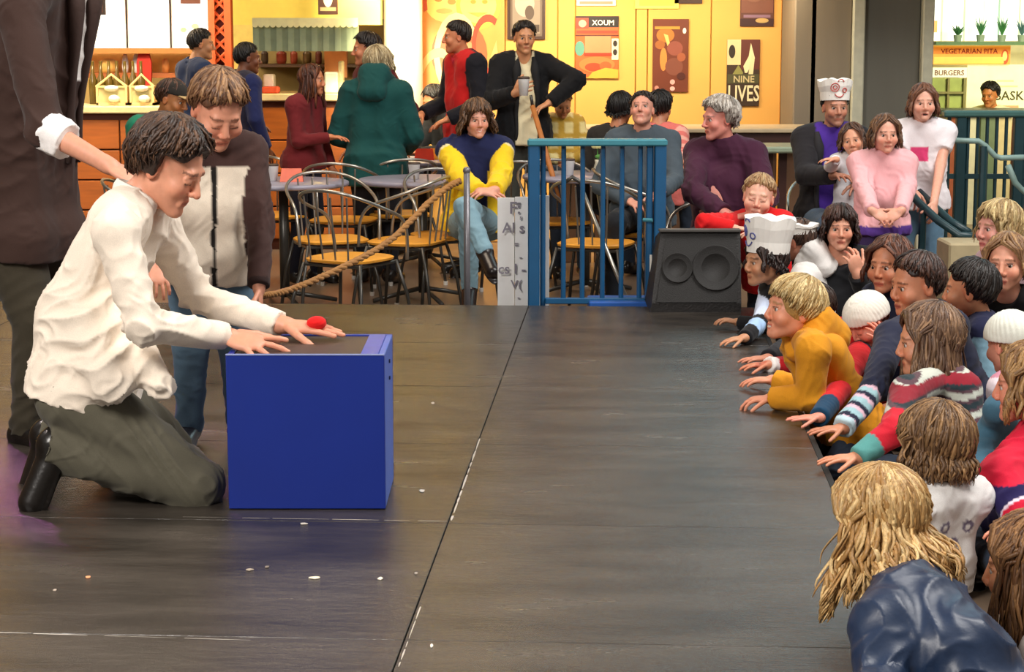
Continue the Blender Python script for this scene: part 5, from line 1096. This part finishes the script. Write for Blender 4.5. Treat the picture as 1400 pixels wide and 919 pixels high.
# 8
person('grey blonde person in a large teal parka with their back turned', (517, 88), 13.1, hs=1.05, s=1.01, yaw=172, hy=160, kind='stand', top=dict(col='#0f4442', name='parka', infl=.055, hood=True, fold=.016, hem=.16, ff=15, neck='high'), arms={'R': dict(t=('l', -.16, -.42, .2)), 'L': dict(t=('l', .16, -.40, .2))}, hair=dict(style='long', col='#8a7450', hi='#d8c8a0', len=.06, n=140, vol=.01), skin='#c88a68', bottom='#1c1c22')
# 9
person('dark-haired person in a maroon coat half hidden behind the teal parka', (500, 68), 13.5, s=.98, yaw=-60, hy=-80, kind='stand', top=dict(col='#5a1a1c', name='coat', infl=.04), arms={'L': dict(t=('l', .30, -.40, .1))}, hair=dict(style='short', col='#160c0a', n=90, vol=.01), skin='#c07c58', bottom='#1c1c22')
# 10
def red(c, u, v, w, ia, at, V): c[(ia == 0) & (w > .0) & (u > -.14)] = lin('#c41a1a')
person('man in a red shirt and open black jacket standing in profile', (624, 51), 13.5, s=.98, yaw=-62, hy=-82, kind='stand', top=dict(col='#12121a', name='jacket', infl=.045, paint=red, neck='round', hem=.12, collar='#c8203a', cw=.03), arms={'R': dict(t=('l', -.18, -.40, .24)), 'L': dict(t=('l', .16, -.42, .2))}, hair=dict(style='short', col='#1c120e', n=110), skin='#c88058', bottom='#16161c')
# 11
person('seated person in a black coat leaning over a table by the bright column', (594, 138), 14.8, s=.9, yaw=-50, hp=25, lean=18, top=dict(col='#141418', name='coat', infl=.035), arms={'R': dict(t=('l', -.1, -.30, .35)), 'L': dict(t=('l', .12, -.30, .35))}, hair=dict(style='short', col='#120c0a', n=60, vol=.01), skin='#b87850')
# 12
person('man in a black jacket over a cream shirt holding a paper cup, hand on hip', (717, 52), 13.4, s=.98, yaw=12, hy=10, kind='stand', lean=0, top=dict(col='#0f0f12', name='jacket', infl=.045, inner='#d8cca8', iw=.062, iv=-.6, neck='open', hem=.1, fold=.012), nose=1.0,
       arms={'R': dict(t=('p', 703, 128, 13.08), D=(.8, -.3, .5), N=(.3, .8, 0), curl=.7), 'L': dict(t=('p', 752, 140, 13.25), D=(-.8, -.3, -.4), N=(0, 0, -1), hint=(1, 0, .35))}, hair=dict(style='short', col='#170f0b', n=110, vol=.004), skin='#c98d64', bottom='#3a3a34', brow='#1a0f0a')
q = P(716, 118, 12.98); t = empty('coffee_cup', q-A(0, 0, .06), 'paper cup with dark lid in the hand of the man in the black jacket', 'cup'); part(MB().lathe(q-A(0, 0, .06), [(.028, 0), (.037, .105), (.039, .108)], 18), 'cup_wall', mat('cupf4f4ec', '#f4f4ec', .6), t, True); part(MB().lathe(q+A(0, 0, .048), [(.040, 0), (.040, .010), (.034, .016)], 18), 'lid', mat('lid', '#4a3a30', .5), t, True)
# 13
def yel(c, u, v, w, ia, at, V):
    m = (v > -.17) | ((abs(u) < .058) & (ia == 0)); c[m & ((ia == 0) | (at < .12))] = lin('#1b2148'); c[(ia != 0) & (abs(at-.14) < .03)] = lin('#e8d8a0')
person('woman in a yellow and navy jacket and pale jeans seated with hands folded', (652, 164), 11.55, hs=1.0, s=.97, yaw=8, hy=14, top=dict(col='#efc820', name='jacket', infl=.045, paint=yel, fold=.014, ff=24, neck='high', hem=.04), det=1, arms={'L': dict(t=('p', 676, 260, 11.15), D=(-1, -.2, -.1), N=(0, .3, -1)), 'R': dict(t=('p', 655, 262, 11.15), D=(1, -.2, -.1), N=(0, .3, -1))},
       hair=dict(style='bang', col='#3f2818', hi='#7a5638', len=.09, n=220, vol=.016, flare=.02), skin='#e0a088', bottom='#7fa0ae', bn='jeans', shoes='#1c1414', seat=.20, lips='#a83a38', mouth='smile',
       J={'kn-1': P(640, 292, 11.1), 'an-1': P(642, 392, 11.3), 'kn+1': P(636, 284, 11.0), 'an+1': P(664, 345, 10.85), 'to+1': P(674, 372, 10.72)})
# 14
def plaid(c, u, v, w, ia, at, V): m = ((np.sin(V[:, 0]*60) > .3) | (np.sin(V[:, 2]*60) > .5)); c[m] = lin('#c8a040')
person('child in a yellow and cream checked top seated below the man with the cup', (769, 143), 13.62, hs=.85, s=.72, yaw=10, hp=25, top=dict(col='#f0dc98', name='shirt', infl=.03, paint=plaid), arms={'L': 'lap', 'R': 'lap'}, hair=dict(style='short', col='#8a5a30', n=60), skin='#d08c60', seat=.3)
# 15
person('man in a grey blue sweater seated behind the gate looking up', (878, 150), 11.8, s=1.0, yaw=-10, hy=-12, hp=-16, top=dict(col='#48535c', name='sweater', infl=.03, fold=.010), fat=1.1, arms={'R': 'lap', 'L': dict(t=('p', 905, 262, 11.4))}, hair=dict(style='short', col='#20140f', n=120), skin='#d89a84', bottom='#1c2026', seat=.2)
# 16, 17
person('dark-haired person seated behind the man in the grey sweater', (849, 149), 13.1, s=.95, yaw=150, top=dict(col='#2a2622', name='jacket'), hair=dict(style='long', col='#0d0a09', len=.03, n=80, vol=.006), skin='#a86a48', seat=.2)
def pk(c, u, v, w, ia, at, V): c[(ia != 0) & (np.sin(at*16) > .2)] = lin('#e8a898')
person('dark-haired person in pink seated between the grey sweater and the woman in plum', (903, 148), 12.9, s=.9, yaw=160, top=dict(col='#d87068', name='sweater', infl=.025, paint=pk), arms={'L': dict(t=('p', 935, 215, 12.4)), 'R': dict(t=('p', 925, 225, 12.3))}, hair=dict(style='short', col='#120c0a', n=80, vol=.008), skin='#c08060', seat=.15)
# 18
person('grey-haired woman in a plum turtleneck sweater seated beside the gate', (983, 163), 10.65, hs=1.04, s=1.02, yaw=-28, hy=-66, hp=6, det=1, top=dict(col='#421c33', name='sweater', infl=.034, fold=.010, neck='high', chest=1, hem=.03), fat=1.15, arms={'R': dict(t=('p', 990, 291, 10.25), D=(.9, -.2, -.25), N=(0, .2, -1), hint=(-1, 0, -.5)), 'L': dict(t=('p', 1030, 292, 10.2), D=(-.9, -.1, -.2))},
       hair=dict(style='short', col='#8d8378', hi='#ddd6cc', n=330, vol=.014, mess=.010, thick=1.1), skin='#dc9080', bottom='#22242c', seat=.2, brow='#8a7a70', J={'el-1': P(948, 262, 10.45)})
# 19
person('blond child in a red top resting folded arms on the stage monitor', (1037, 270), 10.15, hs=1.10, s=.74, yaw=-22, hy=-12, hr=8, hp=6, det=1, kind='stand', lean=26, leanyaw=-30, top=dict(col='#d8181c', name='sweatshirt', infl=.030, fold=.009), arms={'R': dict(t=('p', 1003, 312, 9.85), D=(.9, -.3, -.05), N=(0, 0, -1), hint=(-1, -.2, 0), curl=.4), 'L': dict(t=('p', 1040, 318, 9.8), D=(-.9, -.3, 0), N=(0, 0, -1))},
       J={'el-1': P(962, 304, 9.9)}, hair=dict(style='short', col='#a07850', hi='#d8b888', n=160, vol=-.002, thick=.8), skin='#eab59c', eyes='down', brow='#b08860')
# 23-26 group at the right
person('bearded man in a white paper hat and purple and dark jacket seated behind the children', (1142, 147), 11.2, s=1.0, yaw=6, hp=4, stub=.6, top=dict(col='#201e22', name='jacket', infl=.040, inner='#4a2a90', iw=.11, iv=.2, hem=.04), arms={'R': dict(t=('p', 1138, 240, 10.8)), 'L': dict(t=('p', 1175, 250, 10.8))}, hair=dict(style='short', col='#120d0b', n=100), hats=(chef_hat(.13, 1),), skin='#c48a70', bottom='#5a7088', bn='jeans', seat=.28, brow='#120c0a')
person('small brown-haired child in white held in front of the man in the purple jacket', (1166, 192), 10.85, hs=.86, s=.62, yaw=-15, hr=-10, kind='stand', top=dict(col='#e0e0e4', name='shirt', infl=.02), arms={'R': dict(t=('p', 1143, 218, 10.6), D=(-1, 0, 0))}, hair=dict(style='long', col='#3a2418', hi='#6a442c', len=.07, n=120), skin='#d89c7c', bottom='#3a4460')
def pinkp(c, u, v, w, ia, at, V): c[(ia == 0) & (v < -.46)] = lin('#5a3a90')
person('brown-haired girl in a pale pink sweater standing with hands clasped', (1210, 184), 10.3, hs=.94, s=.78, yaw=-2, hy=4, det=1, kind='stand', top=dict(col='#efb4b8', name='sweater', infl=.032, fold=.011, neck='high', hem=.03, paint=pinkp), arms={'L': dict(t=('p', 1232, 288, 9.95), D=(-.85, -.2, -.5), N=(0, .7, -.6)), 'R': dict(t=('p', 1192, 288, 9.95), D=(.85, -.2, -.5), N=(0, .7, -.6))},
       J={'el-1': P(1180, 252, 10.25), 'el+1': P(1241, 252, 10.3)}, hair=dict(style='long', col='#4a3020', hi='#7c5638', len=.09, n=200), skin='#e0a48c', bottom='#4a3a6a', lips='#a85048')
def tee(c, u, v, w, ia, at, V): c[(ia == 0) & (w > 0) & (abs(u+.01) < .055) & (v < -.14) & (v > -.23)] = lin('#e0447a')
person('girl in a white t-shirt with a pink print holding the low handrail', (1262, 141), 10.8, hs=.95, s=.84, yaw=-8, hy=-2, det=1, kind='stand', mouth='open', top=dict(col='#eee8ec', name='t_shirt', infl=.026, sleeve='short', paint=tee, hem=.05), arms={'L': dict(t=('p', 1277, 276, 10.42), D=(-.1, -.5, -.8), N=(-.5, .2, -.5), curl=.6, hint=(1, .3, 0)), 'R': dict(t=('p', 1246, 258, 10.5), D=(.2, -.5, -.6), curl=.6)},
       J={'el+1': P(1286, 225, 10.75)}, hair=dict(style='long', col='#4a2818', hi='#83553a', len=.09, n=180), skin='#e2a890', bottom='#5f8098', bn='jeans', lips='#a04440')
# 27 server
person('server with black hair in a pale top behind the lit shop counter', (1353, 130), 17.75, s=.95, yaw=-35, hp=12, kind='stand', top=dict(col='#f4eec8', name='shirt'), hair=dict(style='short', col='#0f0b0a', n=90, vol=.01), skin='#c8824c')
# 20-22
def stripe(c, u, v, w, ia, at, V):
    c[(ia == -1) & (at < 1.0)] = lin('#c8d4ec'); c[(ia == -1) & (at > 1.2) & (at < 1.6)] = lin('#a8c8ee')
person('dark-haired child in a tall white paper hat leaning onto the stage', (1046, 358), 8.9, hs=.93, s=.72, yaw=-72, hy=-68, hp=4, det=1, kind='kneel', lean=30, top=dict(col='#16161a', name='jacket', infl=.024, paint=stripe, collar='#e0e4f0'), arms={'R': dict(t=('w', *LEANP(1018, 462)), D=(-1, -.25, -.1), N=(0, 0, -1), curl=.2), 'L': dict(t=('w', *LEANP(1010, 441)), D=(-1, .1, .2), N=(0, 0, -1), curl=.5)},
       hair=dict(style='long', col='#1a0f0c', hi='#3a221a', len=.05, n=140), hats=(chef_hat(.17, 0),), skin='#c8906c', mouth='closed', floor=-.3)
person('brown-haired child with a white paper headband and white hood behind the tall hat', (1090, 330), 9.35, hs=.95, s=.74, yaw=-120, hy=-125, hp=12, det=1, kind='kneel', lean=18, leanyaw=-80, top=dict(col='#e8e4e0', name='jacket', infl=.03, hood=True, sl='#1c1c22', yoke='#f0ece8', yv=-.08), arms={'L': dict(t=('w', *LEANP(1050, 490)), D=(-1, -.2, 0), N=(0, 0, -1), curl=.15), 'R': dict(t=('l', -.15, -.35, .25))},
       hair=dict(style='short', col='#3a2820', hi='#6a4c3c', n=150), hats=(chef_hat(.05, 2),), skin='#d89478')
person('woman with black bobbed hair in a black coat, hand raised to her chin', (1148, 312), 9.3, hs=.98, s=.9, yaw=-6, hy=-4, hp=4, det=1, kind='kneel', lean=2, top=dict(col='#121216', name='coat', infl=.034, neck='scoop', fold=.01), arms={'L': dict(t=('p', 1172, 376, 9.0), D=(-.25, -.2, 1), N=(-.3, .7, 0), curl=.8, hint=(.3, 0, -1)), 'R': 'lap'}, hair=dict(style='bang', col='#1e100c', hi='#4a2a20', len=.08, n=190, vol=.006), skin='#e0a084', lips='#9c3c38')
# 28
person('brown-haired girl in navy looking left, behind the girl with striped sleeves', (1216, 364), 8.3, hs=.97, s=.74, yaw=-45, hy=-42, hp=4, det=1, kind='kneel', lean=12, top=dict(col='#1c2036', name='jacket', infl=.03), hair=dict(style='long', col='#43251a', hi='#7a4a34', len=.08, n=190, vol=.004), skin='#c98664', lips='#a0403a', arms={'R': 'lap', 'L': 'lap'})
# 29
def nav(c, u, v, w, ia, at, V):
    m = (ia != 0) & (at > 1.15); c[m & (np.sin(at*26) > .15)] = lin('#9cc0c8'); c[m & (np.sin(at*26+2) > .75)] = lin('#e0b8c8'); c[(ia != 0) & (at > 1.9)] = lin('#b8d0d8')
person('girl with tied-back dark hair and striped navy sleeves reaching onto the stage', (1252, 391), 7.45, hs=.97, s=.78, yaw=-72, hy=-70, hp=8, det=1, kind='kneel', lean=24, top=dict(col='#20243a', name='sweater', infl=.030, paint=nav, fold=.01), arms={'R': dict(t=('w', *LEANP(1152, 586)), D=(-1, -.35, 0), N=(0, 0, -1), curl=.1, spread=1.2), 'L': dict(t=('l', .2, -.40, .3))},
       J={'el-1': P(1196, 530, 6.75), 'Sh-1': P(1218, 462, 7.1)}, hair=dict(style='short', col='#241612', hi='#5a3c30', n=260, vol=.004), skin='#c58464', lips='#8a3a48')
# 33
def redn(c, u, v, w, ia, at, V): c[(ia != 0) & (at > .25) & (at < 1.6)] = lin('#d01c24'); c[(ia != 0) & (at > 1.6)] = lin('#16405e')
person('child in a white knit cap and red and navy jacket, head bowed', (1186, 441), 7.8, hs=.84, s=.70, yaw=-50, hy=-62, hp=34, det=1, kind='kneel', lean=24, eyes='down', top=dict(col='#191c34', name='jacket', infl=.03, paint=redn), arms={'R': dict(t=('w', *LEANP(1120, 571, .03)), D=(-1, -.1, 0), N=(0, 0, -1), curl=.05), 'L': dict(t=('p', 1210, 474, 7.35), D=(-.5, -.2, .8), N=(-.6, .6, 0), curl=.4)},
       J={'el-1': P(1152, 528, 7.15)}, hats=(knit_cap(),), skin='#e2937c', hair=dict(style='short', col='#5a3a28', n=60))
# 30 31 32
def lb(c, u, v, w, ia, at, V): c[(v > -.06)] = lin('#1c2040')
person('black-haired boy in a light blue top seen from behind his left ear', (1325, 398), 7.9, hs=.97, s=.76, yaw=-105, hy=-112, hp=4, det=1, kind='cross', lean=8, top=dict(col='#8fb8cc', name='shirt', infl=.03, paint=lb), hair=dict(style='short', col='#120d0b', hi='#2e2420', n=220, vol=.006), skin='#cc8c68')
person('light blonde girl with a fringe looking left beside the balustrade', (1364, 313), 8.8, hs=.95, s=.76, yaw=-60, hy=-66, hp=2, det=1, kind='cross', lean=4, top=dict(col='#c8a8b0', name='shirt'), hair=dict(style='bang', col='#96784c', hi='#dcc48c', len=.08, n=230, vol=.008), skin='#e2a090', hats=(band('#c8c8c4'),), lips='#b84858')
person('girl with pulled-back light brown hair in a black scoop-necked top', (1376, 360), 8.2, hs=.99, s=.80, yaw=-28, hy=-26, hp=4, det=1, kind='cross', lean=3, top=dict(col='#0f0e10', name='top', infl=.012, neck='scoop'), hair=dict(style='long', col='#7a5434', hi='#b08a5c', len=.05, n=200, vol=-.002), skin='#e2a084', lips='#a84440')
# 34
def gir(c, u, v, w, ia, at, V): c[(np.sin(v*40) > .4)] = lin('#c8889c')
person('child in a white knit cap and pale pink striped top at the right edge', (1380, 472), 6.9, hs=.84, s=.70, yaw=-140, hy=-150, hp=15, det=1, kind='cross', lean=10, top=dict(col='#e8dce4', name='sweater', infl=.03, paint=gir), hats=(knit_cap('#e6e8dc'),), hair=dict(style='short', col='#a88858', n=80), skin='#e0a088', bottom='#3f6478', bn='jeans', J={'kn+1': P(1345, 600, 6.3), 'an+1': P(1338, 650, 6.1), 'kn-1': P(1365, 560, 6.2)})
# 35
person('blond boy in a mustard yellow hooded sweatshirt leaning on the stage, smiling', (1084, 424), 7.15, hs=.97, s=.80, yaw=-62, hy=-76, hp=-4, det=2, kind='kneel', lean=30, top=dict(col='#dc9420', name='hooded_sweatshirt', infl=.036, fold=.012, ff=26, hood=True, hoodk=1.35, hem=.02), mouth='smile', floor=-.3,
       arms={'R': dict(t=('w', *LEANP(1056, 545, .04)), D=(-1, .0, -.05), N=(0, 0, -1), curl=.5, hint=(.5, -1, 0)), 'L': dict(t=('w', *LEANP(1058, 520, .04)), D=(-1, .1, 0), N=(0, 0, -1), curl=.3)},
       J={'el-1': P(1108, 543, 6.98), 'Sh-1': P(1112, 478, 6.95), 'Sh+1': P(1098, 472, 7.3)}, hair=dict(style='bang', col='#a8854c', hi='#ecd49c', n=460, vol=.006, thick=.85, swirl=4), skin='#e09878', brow='#a07c4c', lips='#b8484c')
# 43
person('child in a red top with white cuffs almost hidden behind the yellow sweatshirt', (1112, 428), 7.9, hs=.9, s=.72, yaw=-75, hp=30, kind='kneel', lean=40, det=1, top=dict(col='#c0161e', name='sweater', infl=.024, cuff='#f0ece8', ca=1.8), arms={'R': dict(t=('w', *LEANP(1050, 499, .03)), D=(-1, -.1, 0), N=(0, 0, -1), curl=.2, spread=1.0), 'L': dict(t=('l', .1, -.35, .3))}, hair=dict(style='short', col='#2a1a14', n=100), skin='#cc8464')
# 37
def pl(c, u, v, w, ia, at, V):
    m = (ia == 0) | (at < .75); s_ = np.sin(V[:, 2]*95+np.sin(V[:, 0]*30)); c[m & (s_ > .55)] = lin('#c8ccc0'); c[m & (s_ < -.5)] = lin('#26343a'); c[m & (np.sin(V[:, 2]*40) > .8)] = lin('#8c1c2c'); c[(ia != 0) & (at > 1.5)] = lin('#5a9c98'); c[(ia != 0) & (at < 1.5) & (at > .75)] = lin('#c81c30')
person('long brown-haired girl in a plaid top with red sleeves, reaching onto the stage', (1268, 468), 6.75, hs=1.0, s=.80, yaw=-80, hy=-92, hp=8, det=1, kind='kneel', lean=18, top=dict(col='#5a4048', name='plaid_top', infl=.026, paint=pl), arms={'R': dict(t=('w', *LEANP(1172, 626)), D=(-1, -.2, 0), N=(0, 0, -1), curl=.12, spread=1.2), 'L': dict(t=('l', .2, -.4, .2))},
       J={'el-1': P(1222, 590, 6.15), 'Sh-1': P(1240, 540, 6.45)}, hair=dict(style='long', col='#5a4030', hi='#a07c5c', len=.20, n=560, thick=.8, vol=.010, wave=.008, hseg=10), skin='#d89472')
# 38
def wht(c, u, v, w, ia, at, V):
    for (a, b_) in ((.06, -.12), (-.06, -.13), (.0, -.2)): c[(ia == 0) & (w < 0) & (((u-a)**2+(v-b_)**2) < .0007) & (((u-a)**2+(v-b_)**2) > .00015)] = lin('#7a7088')
    c[(ia == 0) & (w < 0) & (abs(u) < .03) & (abs(v+.26) < .03)] = lin('#c89080'); c[(ia == 0) & (w < 0) & (abs(v+.35) < .012)] = lin('#c0b8b0'); c[(ia == 0) & (w < 0) & (abs(v+.40) < .008)] = lin('#c0b8b0')
person('child with a brown bob seen from behind in a white t-shirt with small printed figures', (1277, 612), 5.65, hs=.97, s=.74, yaw=-150, hy=-128, hp=14, det=1, kind='cross', lean=-12, leanyaw=-150, top=dict(col='#f0eeec', name='t_shirt', infl=.032, paint=wht, sleeve='long', fold=.009), arms={'L': 'lap', 'R': 'lap'},
       hair=dict(style='bang', col='#5c4028', hi='#ac8458', len=.065, n=560, thick=.8, vol=.012, wave=.005, hseg=8), skin='#d8946c', bottom='#2c3848')
# 39
person('wavy blonde-haired child nearest the camera in a navy padded jacket, bending over the stage', (1200, 716), 4.35, hs=.92, s=.80, yaw=-95, hy=-106, hp=22, det=2, kind='kneel', lean=38, leanyaw=-60, top=dict(col='#1a2c48', name='padded_jacket', infl=.055, fold=.020, ff=15, mat=NYLON, hem=.16, neck='high'),
       J={'pelvis': P(1400, 1010, 3.98), 'waist': P(1310, 905, 4.02), 'N': P(1240, 808, 4.22), 'Sh-1': P(1208, 856, 4.02), 'Sh+1': P(1250, 838, 4.38), 'el-1': P(1198, 935, 3.90), 'el+1': P(1215, 890, 4.25)}, arms={'R': dict(t=('w', *PZ(1215, 1000, .045)), D=(-.6, -1, 0), N=(0, 0, -1)), 'L': dict(t=('w', *PZ(1200, 950, .045)), D=(-.6, -1, 0), N=(0, 0, -1))},
       hair=dict(style='long', col='#a87c44', hi='#ecc98c', len=.17, n=800, vol=.014, wave=.018, hseg=12, flare=.08, thick=.85), skin='#e0947c', bottom='#22303f')
# 40
person('child with long straight light brown hair at the lower right corner', (1406, 778), 4.6, hs=1.0, s=.8, yaw=-110, hy=-115, hp=8, det=2, kind='cross', lean=8, top=dict(col='#e4d8d0', name='shirt', infl=.03), hair=dict(style='long', col='#5e3c22', hi='#b48454', len=.24, n=700, thick=.75, vol=.008, wave=.008, hseg=12), skin='#d8946c')
# 41
def rc(c, u, v, w, ia, at, V):
    c[(v > -.13)] = lin('#d81c3c'); m = (ia != 0) & (abs(at-.75) < .16); c[m] = lin('#d81c3c'); c[(ia != 0) & ((abs(at-.58) < .025) | (abs(at-.93) < .025))] = lin('#e8d8e8')
person('light brown-haired child in a red and navy jacket at the right edge', (1406, 528), 5.95, hs=.98, s=.82, yaw=-100, hy=-105, hp=6, det=1, kind='cross', lean=6, top=dict(col='#241c50', name='jacket', infl=.045, paint=rc, fold=.013), arms={'R': dict(t=('p', 1380, 730, 5.4)), 'L': 'lap'},
       J={'Sh-1': P(1368, 655, 5.75)}, hair=dict(style='long', col='#74502e', hi='#c09660', len=.11, n=300, vol=.010, wave=.008), skin='#d88c70')
